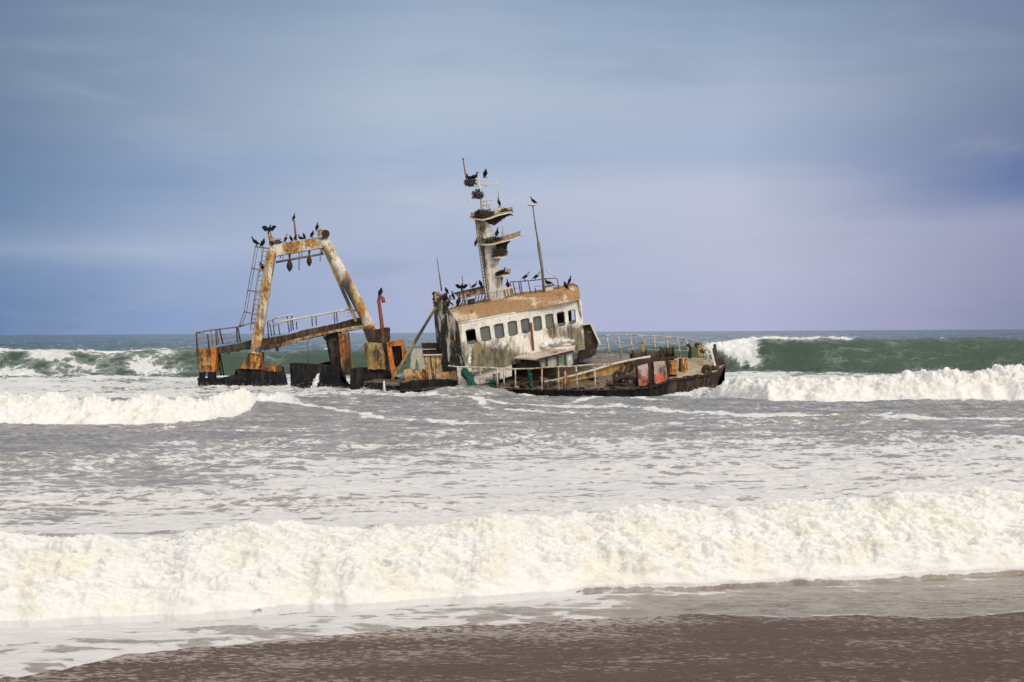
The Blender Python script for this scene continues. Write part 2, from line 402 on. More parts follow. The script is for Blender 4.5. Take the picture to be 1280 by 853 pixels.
def gnet2(bm):
    add_tube(bm, [P(661.5,463,93.0), P(662.5,472,93.0), P(664,480,93.0), P(665.5,487,93.0)], [.10,.12,.12,.15], 9)
    for k in range(16):
        y = random.uniform(463,487); add_ball(bm, P(661.5+(y-463)*.16+random.uniform(-1.2,1.2), y, 92.9+random.uniform(-.08,.08)), random.uniform(.05,.10), 1, (1,1,1.4), .3)
part('rope_tangle', M['green'], gnet2, smooth=True)
def gnet3(bm):
    for k in range(16): add_ball(bm, P(random.uniform(613,620), random.uniform(477,484), 93.3+random.uniform(-.1,.2)), random.uniform(.08,.16), 1, (1,1,1.1), .3)
part('rope_tangle', M['green'], gnet3, smooth=True)
def shackle(bm):
    ring = [P(773+5.5*math.cos(a), 470+5*math.sin(a), 93.4) for a in [2*math.pi*k/14 for k in range(15)]]
    add_tube(bm, ring, .11, 7)
    arch = [(768,481),(771,474),(777,471.5),(786,471),(793,474),(794.5,481)]
    add_tube(bm, [P(x,y,93.3) for x,y in arch], [.14]*6, 7)
    for x in (768,783,795): add_slab(bm, [(x-2,474),(x+2.5,473),(x+3,484),(x-2,484)], 93.3, .25, 0, .5)
    for k in range(20): add_ball(bm, P(random.uniform(757,796), random.uniform(479,485), 93.1), random.uniform(.06,.2), 1, (1.4,1,.8), .3)
part('chain_stopper', M['darkrust'], shackle)
def bowbits(bm):
    ring = [P(883.5+4*math.cos(a), 463.5+4.5*math.sin(a), 94.6) for a in [2*math.pi*k/14 for k in range(15)]]
    add_tube(bm, ring, .15, 7)
part('fairlead', M['darkrust'], bowbits)
part('bow_chock', M['darkrust'], lambda bm: add_slab(bm, [(879,462),(881,470),(892,470),(893,456),(889,459)], 95.2, .4, 0, .4))
def bowtip(bm): add_slab(bm, [(897,447),(903,448),(907,456),(906,459),(897,455)], 96.0, .9, 0, .3)
part('stem_plate', M['darkrust'], bowtip)
for q in ((893.2,431,96.0,897.5,463,95.4,.16),(891.6,436,95.9,894.2,462,95.2,.1)):
    part('bow_post', M['darkrust'], lambda bm: add_beam(bm, P(*q[:3]), P(*q[3:6]), q[6], .2))
for q in ((888.5,437,95.7,894,458,95.2,.12),(883.5,440,96.2,887,452,96.0,.09),(884,436,97,885,451,97,.08)):
    part('bow_post', M['whitepole'], lambda bm: add_beam(bm, P(*q[:3]), P(*q[3:6]), q[6], .1))
def hook(bm):
    add_tube(bm, [P(862,448,97.6),P(863,438,97.6),P(862.5,434,97.6),P(860.5,431.5,97.6),P(858,432,97.6)], [.12,.11,.10,.10,.07], 8)
    add_ball(bm, P(871.5,431.5,97.5), .15, 2, (1.2,1,.9), .15); add_tube(bm, [P(871,432,97.5),P(874,437,97.4),P(880,441,97.2)], .09, 7)
part('davit_hook', M['dark'], hook)

for k in range(42):
    x=random.uniform(640,835); t=random.random()**2
    y=np.interp(x,[640,740,790,812,835],[485,487,485,483,474])-t*16
    c=P(x,y,93.1+t*1.6); dim=(random.uniform(.15,.6),random.uniform(.1,.4),random.uniform(.06,.24)); mt=M[random.choice(['darkrust','darkrust','rustpale','hull'])]
    rt=Matrix.Rotation(random.uniform(0,3),3,'Z')@Matrix.Rotation(random.uniform(-.5,.5),3,'X')@Matrix.Rotation(random.uniform(-.5,.5),3,'Y')
    part('scrap_plate', mt, lambda bm: add_box(bm,c,*dim,0,rt))
for k in range(36):
    i=random.randrange(1,8); p=P(*lerp(NEAR[i],NEAR[i+1],random.random())); dim=(random.uniform(.15,.6),random.uniform(.05,.15),random.uniform(.06,.22)); rt=Matrix.Rotation(random.uniform(-.3,.3),3,'Y')
    part('torn_plate', M['hull'], lambda bm: add_box(bm,p+Vector((0,.02,random.uniform(-.02,.08))),*dim,0,rt))

# ---- midship wreckage
def mid_low(bm):
    add_slab(bm, [(438,461),(460,460),(486,465),(489,473),(505,475),(556,479),(556,500),(438,500)], 96.6, 3.0, 0, .5)
part('broken_hull', M['hull'], mid_low, L=.3, blobs=[('r',465,467,22,6,.6),('r',530,484,20,5,.25)])
def ledge(bm):
    add_slab(bm, [(455,477,95.8),(505,479,95.6),(507,473,96.4),(470,474,96.5)], 96, .2, 0, .3, dvec=(0,0,-.2))
    add_slab(bm, [(455,478),(506,480),(508,493),(470,492)], 95.7, .8, 1, .3)
part('deck_ledge', [M['deck'], M['hull']], ledge, L=.3)
def panelL(bm): add_slab(bm, [(455,429),(460,428),(477,429),(481,446),(482,462),(460,462),(457,445)], 96.3, 1.8, 0, .5)
part('engine_casing', M['olive'], panelL, L=.13, blobs=[('r',457.5,444,2.5,18,.8),('g',471,443,3,6,.7),('r',468,441,2,3,.4),('r',474,455,8,9,.7),('b',470,433,8,3,.15)])
def panelM(bm): add_slab(bm, [(476.5,428),(483,428),(487,462),(481,463)], 96.5, 1.8, 0, .3)
part('casing_edge', M['darkrust'], panelM, L=.3)
def frame(bm):
    add_slab(bm, [(483,428.5),(488.5,428),(493,457),(498,466),(491,471),(488,464)], 96.2, .5, 0, .3)
    add_slab(bm, [(486,426.5),(504,426),(505,432),(488.5,433)], 96.18, .5, 0, .3)
    add_slab(bm, [(501,430),(504.7,429),(508.5,450),(503,449)], 96.22, .5, 0, .3)
    add_slab(bm, [(488,462),(499,462),(495,470),(490,471)], 96.1, .4, 0, .3)
part('doorway_frame', M['orange'], frame, L=.14, blobs=[('r',489,430,5,3,.4),('r',490,464,5,4,.3)])
def doorback(bm):
    add_slab(bm, [(488,431),(502,431),(506,455),(492,460)], 97.0, .9, 0)
    for x in (491,494.5,498): add_beam(bm, P(x,433,96.8), P(x+2.5,457,96.8), .09, .15)
part('doorway_back', M['darkrust'], doorback, L=.3)
def upper(bm):
    add_slab(bm, [(453,411),(468,412.5),(485,409),(485.5,421),(484,428.5),(460,428.5)], 96.6, 1.6, 0, .5)
part('casing_top', M['darkrust'], upper, L=.14, blobs=[('r',481,421,4,5,.95),('r',470,418,5,6,.4)])
def davit(bm):
    add_tube(bm, [P(478.3,418,96.2),P(476.5,400,96.2),P(474.5,384,96.2),P(473.2,376.5,96.2),P(474.2,372.6,96.2),P(476.5,371.3,96.2),P(478.6,373,96.2),P(479.6,378.5,96.2)], [.12,.12,.11,.11,.11,.11,.11,.12], 9)
part('vent_pipe', M['redpole'], davit)
def boom(bm): add_tube(bm, [P(490,475,95.2),P(517,430.5,95.4),P(545,384,95.6)], [.10,.095,.08], 9)
part('boom', M['olive'], boom, L=.4, blobs=[('g',530,409,10,20,.6)])
def grey(bm): add_slab(bm, [(513.5,444),(517,436.5),(527.5,436),(530.5,452),(532,463),(528,461),(525.5,467),(524,458),(520,448),(519,462),(516,464),(513,459)], 95.0, .12, 0, .15)
part('torn_plate', M['greyplate'], grey, L=.15)
def tanp(bm): add_slab(bm, [(504.5,463),(512,459.5),(516,464),(521,463),(524,465),(527,472),(524,478),(516,475),(507,480)], 94.8, .15, 0, .3)
part('torn_plate', M['wood'], tanp, L=.15, blobs=[('r',519,474,5,4,.6)])
def redp(bm): add_slab(bm, [(521,467),(527,461),(532,462),(536,470),(540,479),(520,481)], 95.1, .3, 0, .7)
part('torn_plate', M['rust'], redp, L=.15)
for i,(a,b,c,d) in enumerate((((530,445),(537,444.5),(541,479),(533,477)), ((537.5,444.5),(543,445),(544.5,480),(541,479)), ((543.5,444.5),(551,446),(553.5,466),(546,468)))):
    part('plating_strip', M['wood'], lambda bm: add_slab(bm, [a,b,c,d], 95.0+.06*i, .18, 0, .35), L=.13, blobs=[('r',(a[0]+d[0])/2,474,3,8,.6),('g',a[0]+.5,460,1.0,16,.6)])
def backbox(bm): add_slab(bm, [(526.5,429),(545,429),(546,444.5),(529,444.5)], 96.2, 1.5, 0, .25)
part('deck_locker', M['darkrust'], backbox, L=.3)
part('locker_trim', M['whitepole'], lambda bm: add_beam(bm, P(527,437,96.15), P(545,436.5,96.15), .05, .06))
part('plating_cap', M['whitepole'], lambda bm: add_beam(bm, P(529,444,94.95), P(552,443.5,94.95), .07, .1))
def obox(bm): add_slab(bm, [(545,467),(556,465.5),(571,464),(571.5,473),(556,474.5),(546,476)], 94.2, .8, 0, .25)
part('low_plate', M['wood'], obox, L=.14, blobs=[('r',567,468,6,5,.8)])
def lowdark(bm): add_slab(bm, [(500,479),(520,476),(548,474),(572,476),(575,489),(500,491)], 94.0, 1.2, 0, .6)
part('broken_hull', M['hull'], lowdark, L=.3)

# ---- wheelhouse
TL,TR,BR,BL = (572.5,404),(725.5,375),(730,437),(583,468)
def wh(s, t):
    a = lerp((*TL,0),(*TR,0),s); b = lerp((*BL,0),(*BR,0),s); q = lerp(a,b,t)
    return q[0], q[1], 94.0 + 2.6*s*s - .25*t
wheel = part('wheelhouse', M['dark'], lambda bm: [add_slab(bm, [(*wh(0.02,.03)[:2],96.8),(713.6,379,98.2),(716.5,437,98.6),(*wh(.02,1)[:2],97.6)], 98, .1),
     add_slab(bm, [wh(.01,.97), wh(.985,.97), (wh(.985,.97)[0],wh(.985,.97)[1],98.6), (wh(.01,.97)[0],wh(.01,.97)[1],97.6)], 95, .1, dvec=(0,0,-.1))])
WINS = [(583.2,594.7,413.2,428.4,1),(601,612.6,410.2,425.6,0),(618.3,629.4,407,422.2,0),(635,645.8,403.6,419,0),(651.2,661.3,400.3,415.8,0),(666.3,676.1,397,412.4,0),(681.3,691,394,409.8,0),(695.8,704.8,391,406.6,1),(709.8,718,387.8,403.2,1)]
def st_of(px, py):
    s, t = .5, .3
    for _ in range(25):
        q = wh(s,t); e = (px-q[0], py-q[1])
        h=1e-3; qs = wh(s+h,t); qt = wh(s,t+h)
        a,b = (qs[0]-q[0])/h,(qt[0]-q[0])/h; c,d = (qs[1]-q[1])/h,(qt[1]-q[1])/h
        det = a*d-b*c; s += (d*e[0]-b*e[1])/det; t += (-c*e[0]+a*e[1])/det
    return s,t
wst = []
for x0,x1,y0,y1,op in WINS:
    cx=(x0+x1)/2; s0 = st_of(x0,(y0+y1)/2)[0]; s1 = st_of(x1,(y0+y1)/2)[0]; t0 = st_of(cx,y0)[1]; t1 = st_of(cx,y1)[1]
    wst.append((s0-.0035,s1+.0035,t0-.006,t1+.006,op))
tA = sum(w[2] for w in wst)/9; tB = sum(w[3] for w in wst)/9
def whwall(bm):
    sl = [0.0]; tags = []
    for (s0,s1,_,_,op) in wst:
        gap = s0 - sl[-1]; k = max(1, round(gap/.012))
        for j in range(1,k+1): sl.append(sl[-1] + gap/k if j < k else s0); tags.append(0)
        for j in range(1,5): sl.append(s0+(s1-s0)*j/4); tags.append(1)
    gap = 1-sl[-1]; k = 6; last = sl[-1]
    for j in range(1,k+1): sl.append(last+gap*j/k); tags.append(0)
    tl = [tA*j/9 for j in range(9)] + [tA+(tB-tA)*j/6 for j in range(6)] + [tB+(1-tB)*j/30 for j in range(31)]
    ia, ib = 9, 15
    V = []
    for i,s in enumerate(sl):
        col = []
        inw = i>0 and tags[i-1]==1 and i < len(tags) and tags[i]==1
        for j,t in enumerate(tl):
            if inw and j in (ia,ib): t += (-.018 if j==ia else .018)
            col.append(bm.verts.new(P(*wh(s,t))))
        V.append(col)
    for i in range(len(sl)-1):
        for j in range(len(tl)-1):
            if tags[i]==1 and ia<=j<ib: continue
            bm.faces.new((V[i][j],V[i+1][j],V[i+1][j+1],V[i][j+1]))
whw = part('front_wall', M['white'], whwall, wheel, blobs=[
    ('g',650,456,22,9,.95),('g',660,460,14,8,.6),('g',658,458,12,10,.5),('g',605,449,20,14,.56),('g',628,446,18,12,.54),('g',596,431,3,8,.3),('g',622,427,4,8,.3),('g',640,424,3,8,.25),('r',615,437,16,5,.2),('g',590,450,9,20,.3),('g',612,460,14,6,.35),
    ('g',600,438,3,12,.25),('g',616,452,4,10,.3),('g',634,430,3,10,.2),('r',622,445,14,8,.22),('r',595,450,8,12,.2),
    ('b',588,448,3.5,20,.6),('b',650,425,20,10,.35),('b',675,420,16,9,.3),('r',603,436,6,10,.25),
    ('g',690,415,9,8,.65),('g',714,416,12,11,.58),('g',722,432,9,12,.65),('r',656,420,2,7,.5),('r',664,420,1.5,16,.3),('b',690,380,60,7,.35),('b',620,394,50,7,.4),('g',576,440,4,30,.35)])
sm = whw.modifiers.new('solid','SOLIDIFY'); sm.thickness = .10; sm.offset = -1
M['board2'] = weathered('olive_window_board', (.17,.165,.125), rust=.08, grime=.34, lime=.2, lcol=(.26,.25,.20), gcol=(.08,.08,.06), seed=33, streak=(2,2,3))
M['board3'] = weathered('bluish_window_board', (.13,.14,.145), rust=.05, grime=.38, lime=.2, lcol=(.28,.29,.29), gcol=(.05,.055,.06), seed=34, streak=(2,2,3))
def window(s0,s1,op):
    def fr(bm):
        for a,b,c,d in ((s0,tA,s1,tA),(s0,tB,s1,tB),(s0,tA,s0,tB),(s1,tA,s1,tB)):
            p,q = P(*wh(a,b)),P(*wh(c,d))
            add_beam(bm, p+Vector((0,-.004,0)), q+Vector((0,-.004,0)), .028, .06, 0)
        if not op:
            e=.0008; pts=[wh(s0-e,tA-.02),wh(s1+e,tA-.02),wh(s1+e,tB+.02),wh(s0-e,tB+.02)]
            add_slab(bm, [(x,y,Y+.03) for x,y,Y in pts], 95, .03, 1)
        else:
            p,q = wh(s0,tB-.05),wh(s1,tB-.05); r_,t_ = wh(s1,tB+.02),wh(s0,tB+.02)
            add_slab(bm, [(x,y,Y+.06) for x,y,Y in (p,q,r_,t_)], 95, .03, 1, .4, 3)
    return part('window', [M['pole'], M[random.choice(['board','board2','board3'])]], fr, wheel)
for s0,s1,_,_,op in wst: window(s0,s1,op)
def roofstrip(bm):
    top = [(561,387),(575,383.5),(600,379),(640,371.5),(680,365.5),(706,360.5),(719,357.5),(724,361)]
    bot = [(572.5,404.5),(585,401.5),(605,398),(645,390.5),(682,383.5),(707,378.7),(720,376),(725.7,375)]
    n = 90; m = 12; g=[]
    def ev(a,u):
        k=u*(len(a)-1); i=min(int(k),len(a)-2); f=k-i; return a[i][0]+(a[i+1][0]-a[i][0])*f, a[i][1]+(a[i+1][1]-a[i][1])*f
    for i in range(n+1):
        u=i/n; a=ev(top,u); b=ev(bot,u); col=[]
        for j in range(m+1):
            t=j/m; s=u; Yb=wh(s,0)[2]-.06; Y=Yb+1.5*(1-t)**1.2 ; nz=random.uniform(-.03,.03)
            col.append(bm.verts.new(P(a[0]+(b[0]-a[0])*t, a[1]+(b[1]-a[1])*t + (.35*math.sin(u*37)+random.uniform(-.3,.3) if j in (0,) else 0), Y+nz)))
        g.append(col)
    for a,b in zip(g,g[1:]):
        for j in range(m): bm.faces.new((a[j],b[j],b[j+1],a[j+1]))
    # flat top going back and the return under the eave
    for a,b in zip(g,g[1:]):
        bm.faces.new((a[0], bm.verts.new(a[0].co+Vector((0,3.2,.25))), bm.verts.new(b[0].co+Vector((0,2.4,.25))), b[0]))
rf = part('roof', M['roofbrown'], roofstrip, wheel, blobs=[('b',568,392,8,8,.35),('b',636,373,40,2.5,.45),('b',580,397,16,5,.4),('b',700,378,30,2.5,.3),('g',640,384,14,2,.3),('g',680,374,8,3,.3),('g',590,390,3,3,.7),('b',592,396,3,5,.7),('g',662,372,4,2,.7),('b',668,380,3,6,.55),('b',706,372,2,4,.6),('b',716,361,5,3,.4)])
def rightwall(bm):
    a,b = wh(1,0),wh(1,1)
    # side wall at the right with an opening that lets the sky through the last window
    add_slab(bm, [(725.5,375,96.1),(727.5,403,96.4),(729.5,437,97.0),(729.5,437,98.6),(727.5,403,98.3),(725.5,375,97.9)], 96, .08, dvec=(-.1,0,0))
rwv = part('side_wall', M['white'], rightwall, wheel, blobs=[('g',727,410,4,14,.5)])
def eavetrim(bm):
    add_tube(bm, [P(x,y,wh(i/7,0)[2]-.1) for i,(x,y) in enumerate([(572.5,404.8),(594,400.6),(616,396.4),(638,392.2),(660,388),(682,383.8),(704,379.6),(725.5,375.4)])], .055, 6)
part('eave_trim', M['white'], eavetrim, wheel)
def rustpipe(bm): add_tube(bm, [P(663.5,404,94.1),P(665,420,94.4),P(667,438,94.5)], [.09,.08,.06], 7)
part('drain_pipe', M['redpole'], rustpipe, wheel)
AFTB=[('b',549,372,6,8,.5),('b',566,400,3,18,.4),('b',578,420,3,25,.35),('g',553,430,10,35,.5),('g',566,440,8,20,.4),('b',550,395,2.5,20,.3),('b',561,425,1.6,25,.45)]
def aft(bm):
    add_slab(bm, [(541,366,97.0),(549,364,96.2),(561,387,95.0),(572.5,404,93.7),(578,435,94.0),(583,468,94.5),(566,469,95.2),(553,466,96.0),(547,440,96.6),(543,400,97.0)], 95, .12, 0, .2)
part('aft_wall', M['aft'], aft, wheel, L=.14, blobs=AFTB)
def aftbox(bm):
    for k in range(30):
        x=random.uniform(543,563); y=random.uniform(366,380)+ (x-545)*.3
        a=P(x,y,95.6+random.uniform(-.4,.6)); v=Vector((random.uniform(-.4,.4),random.uniform(-.2,.2),random.uniform(-.1,.4)))
        add_beam(bm, a-v*.6, a+v*.6, random.uniform(.05,.16), random.uniform(.05,.2), random.choice([0,1,2]))
    add_slab(bm, [(541,367),(548,366),(550,372),(557,376),(560,386),(545,388)], 96.0, 1.2, 0, .6)
part('aft_platform', [M['tan'], M['aft'], M['darkrust']], aftbox)
def arch(bm): add_tube(bm, [P(559,392,94.2),P(560.5,410,94.3),P(563,425,94.4),P(566.5,430,94.3),P(568.5,424,94.1),P(567,402,93.9)], .04, 7)
part('door_frame', M['tan'], arch, wheel)
def stub(bm): add_slab(bm, [(728,406),(737.5,404.5),(741,410),(748,425),(747,431),(745,444),(722,453),(726,430)], 96.4, 1.2, 0, .7)
part('broken_stair', M['darkrust'], stub, L=.2, blobs=[('b',737,415,6,8,.45),('b',726,440,5,10,.5),('r',742,425,4,10,.3)])
def stubrim(bm): add_beam(bm, P(738.5,405,96.2), P(750.5,431,96.2), .11, .3); add_beam(bm, P(728,406,96.2), P(738.5,404.5,96.2), .09, .3)
part('stair_string', M['whitepole'], stubrim)

# ---- small cabin in front of the wheelhouse
def cabroof(bm):
    add_slab(bm, [(643,446.5,93.6),(672,448.5,93.0),(717,437.5,93.3),(719,431.5,95.0),(690,433,95.4),(660,439,95.3)], 94, .1, dvec=(0,0.02,-.10))
part('cabin_roof', M['cabinroof'], cabroof, L=.15, blobs=[('r',690,438,20,4,.3),('b',700,434,16,3,.5)])
def cabfront(bm): add_slab(bm, [(672.5,449.5),(715,439.5),(716.5,455),(712,457),(677,460)], 93.25, 1.4, 0, .2)
part('cabin_wall', M['panelgreen'], cabfront, L=.13, blobs=[('g',675,454,3,7,.5),('g',702,450,4,6,.5),('b',712,448,3,7,.7),('b',688,450,4,6,.3)])
def cabside(bm): add_slab(bm, [(641,448.5,94.6),(672,450,93.3),(677,460,93.3),(640,463,94.6)], 94, .3, 0, .3)
part('cabin_side', M['dark'], cabside, L=.3)
def cabtrim(bm):
    add_beam(bm, P(672,450,93.0), P(717,439,93.15), .12, .12)
    for x in (683,697,706.5): add_beam(bm, P(x,447-(x-683)*.24,93.15), P(x+1,459-(x-683)*.08,93.15), .09, .08)
part('cabin_trim', M['darkrust'], cabtrim)
def guano(bm):
    for k in range(44):
        x=random.choice([random.uniform(677,683),random.uniform(687,716),random.uniform(692,706)]); add_ball(bm, P(x, 432-(x-677)*.12+random.uniform(-2.2,1.6), 94.9+random.uniform(-.3,.3)), random.uniform(.05,.15), 2, (1.3,1,.8), .3)
part('white_rubble', weathered('guano_white', (.80,.78,.74), rust=.1, grime=.2, seed=30), guano, smooth=True)
def wall2(bm): add_slab(bm, [(572,459),(600,461),(640,454),(640,470),(614,478),(574,485)], 94.05, .3, 0, .2)
part('deckhouse_base', M['white'], wall2, L=.16, blobs=[('g',620,476,20,5,.4),('r',580,478,5,5,.3)])

# ---- flying bridge
def bulw(bm): add_slab(bm, [(568,367),(580,364.5),(605.5,358.5),(606.5,367.5),(590,371),(575,375)], 96.3, .12, 0, .25)
part('bridge_bulwark', M['bridge'], bulw, L=.14, blobs=[('g',585,369,3,2,.6),('r',591,365,4,3,.4)])
def bulwtop(bm): add_beam(bm, P(567,367,96.2), P(606,358,96.2), .07, .2)
part('bulwark_rail', M['darkrust'], bulwtop)
def fb(bm):
    for x in (575,579,583,595,599,603,607): add_beam(bm, P(x,376-(x-575)*.25,96.0), P(x-3,384-(x-575)*.2,95.7), .06, .08)
    add_slab(bm, [(584,375),(593,373),(594,380),(585,382)], 95.9, .2, 0, .3)
part('bridge_stay', M['dark'], fb)
rail('bridge_rail', [(638,352.5,97.4),(650,352,97.4),(668,350.5,97.2),(684,348.5,97.0),(697,348,96.8)],
     [(637.5,352.5,640,371,97.4),(641,352.5,645,370,97.4),(648.5,352,651,369,97.4),(650.8,352,653,369,97.2),(660,350.5,663.5,368,97.2),(669,360,669.5,367,97),(696.5,348,698.5,363,96.8)],
     [[(642,360.5,97.3),(651,360,97.3)],[(668,358,97.1),(700,357,96.8)],[(668,363.5,97.1),(700,360,96.8)]], M['pole'], .03, rp=.035)
def radar(bm):
    add_slab(bm, [(681,358.5),(691,356.5),(692,364),(682,366)], 96.6, .6, 0, .2); add_slab(bm, [(679,357.5),(693,355),(693,356.5),(679,359)], 96.5, .8, 1)
part('bridge_locker', [M['white'], M['pole']], radar)
def fence_(bm):
    for x in (611,614,618,622,626,631,635): add_beam(bm, P(x+1,363-(x-611)*.12,95.6), P(x+2,374-(x-611)*.18,95.6), .05, .05)
    add_beam(bm, P(611,363,95.6), P(641,359.5,95.6), .06, .06); add_slab(bm, [(625,364),(634,362),(641,361),(642,368),(628,371)], 96.0, .3, 1, .5)
part('bridge_guard', [M['whitepole'], M['tan']], fence_)
def stayw(bm): add_tube(bm, [P(682,337,96.4),P(689,342,96.5),P(696.5,348.5,96.6)], .035, 5)
part('mast_stay', M['whitepole'], stayw)
def ant(p, r, mat):
    part('antenna', mat, lambda bm: add_tube(bm, [P(*q) for q in p], r, 6))
ant([(546,322,96),(549,342,96),(552,364,96)], [.02,.035,.05], M['pole'])
ant([(577.5,345,96.2),(579,360,96.2),(580.5,378,96.2)], [.03,.03,.04], M['pole'])
ant([(586.5,354,96.2),(589,359.5,96.2)], .02, M['pole'])
# ---- whip mast with a lamp disc on top
def whip(bm):
    add_tube(bm, [P(666,258,96.3),P(669,281,96.3),P(673,305,96.3)], [.035,.045,.05], 7)
    add_tube(bm, [P(673,305,96.3),P(677.5,335,96.3),P(680,365,96.3)], [.10,.085,.075], 8)
    add_tube(bm, [P(671.5,305.3,96.3),P(674.8,304.8,96.3)], .09, 7)
part('whip_mast', M['pole'], whip)
def disc(bm):
    c = P(665.5,256.6,96.3); add_tube(bm, [c+Vector((0,0,-.07)), c, c+Vector((0,0,.05))], [.1,.33,.26], 14)
part('masthead_disc', M['white'], disc)

# ---- signal mast
mast = part('mast', M['white'], lambda bm: [add_slab(bm, [(593.5,270),(599,271),(616,284),(618.5,300),(623,325),(631,373),(612,377),(603,330),(598,300)], 95.8, 1.0, 0, .1)], L=.13,
    blobs=[('g',600,300,3,25,.45),('g',607,345,3,25,.45),('r',627,340,2,20,.35),('g',618,330,3,8,.4),('g',607,300,4,14,.3),('g',622,355,3,14,.4),('b',618,360,6,16,.3),('g',604,285,4,6,.4),('g',610,372,5,5,.4)])
def mladder(bm):
    a0,a1 = P(592.8,266,95.5),P(607.5,377,95.5); b0,b1 = P(596,266,95.5),P(610.5,377,95.5)
    add_tube(bm,[a0,a1],.03,5); add_tube(bm,[b0,b1],.03,5)
    for k in range(28):
        t=(k+.5)/28; add_tube(bm,[a0+(a1-a0)*t,b0+(b1-b0)*t],.025,5)
part('ladder', M['pole'], mladder, mast)
def mstrip(bm): add_slab(bm, [(596,272),(600,272),(614,376),(609.5,377)], 95.75, .2, 0, .3)
part('cable_trunk', M['tan'], mstrip, mast, L=.2, blobs=[('g',603,320,4,50,.4)])
def platform(pts, Yn, brk, th=.07, und=M['darkrust'], rim=M['tan']):
    """pts: near edge left..right (px); a plate running back, with a bracket below"""
    def fn(bm):
        n=len(pts); near=[P(x,y,Yn-.55*math.sin(math.pi*(i+.0)/(n-1))) for i,(x,y) in enumerate(pts)]
        far=[p+Vector((.05,1.5,.42)) for p in near]
        vs=[[bm.verts.new(v+Vector((0,0,dz))) for v in q] for q,dz in ((near,0),(far,0),(near,-th),(far,-th))]
        for i in range(n-1):
            for a,b,mi in ((vs[0],vs[1],0),(vs[2],vs[3],1),(vs[0],vs[2],2),(vs[1],vs[3],1)):
                f=bm.faces.new((a[i],a[i+1],b[i+1],b[i])); f.material_index=mi
        for i in (0,n-1): bm.faces.new((vs[0][i],vs[1][i],vs[3][i],vs[2][i]))
        if brk: add_slab(bm, brk, 95.9, .7, 1, .5)
    return part('platform', [M['tan'], und, M['whitepole']], fn, mast)
platform([(587,272),(594,273.5),(604,274.5),(613,272.5),(622,269),(634,266),(640,265)], 95.6, [(598,274.5),(626,269.5),(636,268),(626,275),(622,278),(618,281),(611,279),(600,279)])
platform([(599,305),(606,306),(614,305.5),(624,303),(634,300.5),(644,297.5),(650,295)], 95.6, [(603,306.5),(638,300.5),(634,305),(632,308),(633,318),(628,321.5),(617,322),(609,318)])
platform([(614,322),(622,322),(634,320.5)], 95.6, [(617,322),(626,322),(623,326.5),(619,326)])
platform([(620.5,345.5),(628,345),(637.5,343.5)], 95.6, [(622,346),(629,345.5),(627,354),(626,360),(624,352)])
def topmast(bm):
    add_tube(bm,[P(597.8,222,96),P(600.5,240,96),P(603.5,268,96)],[.055,.075,.10],8)
part('topmast', M['whitepole'], topmast, mast)
def arms(bm):
    for a,b,r in (((599,231,96),(622,230.5,96),.03),((585,233.5,96),(600,232.5,96),.03),((606.5,222,96),(607.5,233,96),.03),((590,248,96),(604,247,96),.02),((584.5,245,96),(585,254,96),.02),
                  ((606,225,96),(608.5,260,96),.018),((603,252,96),(617,250,96),.03),((604,257,96),(616,255,96),.03),((610,250,96),(612,262,96),.03),((620.5,226,96),(623.5,247,96),.03),((617,270,96),(618,258,96),.04)):
        add_tube(bm,[P(*a),P(*b)],r,5)
    add_box(bm, P(609,230.5,96), .35,.2,.14)
    add_slab(bm, [(619,259),(626,259),(627,267),(619,267)], 95.9, .5, 0, .2)
part('crossarm', M['whitepole'], arms, mast)
def whips(bm):
    add_tube(bm,[P(578.8,199,96),P(580.5,210,96),P(583.5,226,96)],[.03,.04,.05],6); add_tube(bm,[P(578.9,198,96),P(579,200,96)],.06,6)
part('antenna', M['pole'], whips, mast)
for a,b in (((626,252),(627,266)),((630,252.5),(624,252)),((629.5,298),(629,284)),((637,292),(627,291.5)),((637,291),(637.5,299)),((627.5,270),(627.5,298)),((650,295.5),(655,293.5)),((640,265),(647,265.5))):
    part('platform_rail', M['whitepole'], lambda bm: add_tube(bm,[P(*a,95.9),P(*b,95.9)],.02,5), mast)

# ------------------------------------------------------------------ stern section
YS = 100.5
def stern_low(bm):
    add_slab(bm, [(247.5,474),(262,475.5),(270,474),(296,468),(295,461.5),(303,460.5),(344,460),(347,470),(350.5,487),(350,505),(248,505)], YS, 3.6, 0, .4)
part('stern_hull', M['hull'], stern_low, L=.25, blobs=[('r',322,465,20,3,.45),('b',310,467,8,1.2,.35),('r',324,468,2,6,.7),('b',341,469,1,2,.6)])
def stern_bl(bm): add_slab(bm, [(325,458),(344,457.5),(345.5,465),(326,463)], YS-.05, 2.6, 0, .4)
part('quarter_block', M['rust'], stern_bl, L=.13, blobs=[('r',340,462,4,2.5,.8),('g',333,461,4,3,.4)])
def postbox(bm): add_slab(bm, [(245,436),(262.5,437),(264.5,465),(250,465.5)], YS-.1, 2.8, 0, .3)
part('stern_post', M['rustpale'], postbox, L=.12, blobs=[('r',247,450,3,18,.9),('r',259,440,4,6,.5),('r',257,462,10,3,.7),('g',246.5,445,1.5,12,.5)])
def postside(bm): add_slab(bm, [(263,436),(270,434.5),(269.5,450),(267.5,465.5),(264.5,465)], YS-.25, 1.6, 0, .2)
part('post_flange', M['orange'], postside, L=.12, blobs=[('b',266.5,452,1.5,10,.4),('r',266,439,3,4,.4)])
def postlow(bm):
    add_slab(bm, [(249,464),(255,465),(254.8,475),(248,476),(246,475.5),(247,472.5),(249,472)], YS-.05, .4, 0, .2)
    add_slab(bm, [(260,465),(269,464),(269.5,476),(259.6,476)], YS-.05, .4, 0, .2)
part('post_leg', M['hull'], postlow, L=.3)
def gus(bm): add_slab(bm, [(311,442),(326,440.5),(326.5,462),(300.5,461)], YS-.2, 1.3, 0, .3)
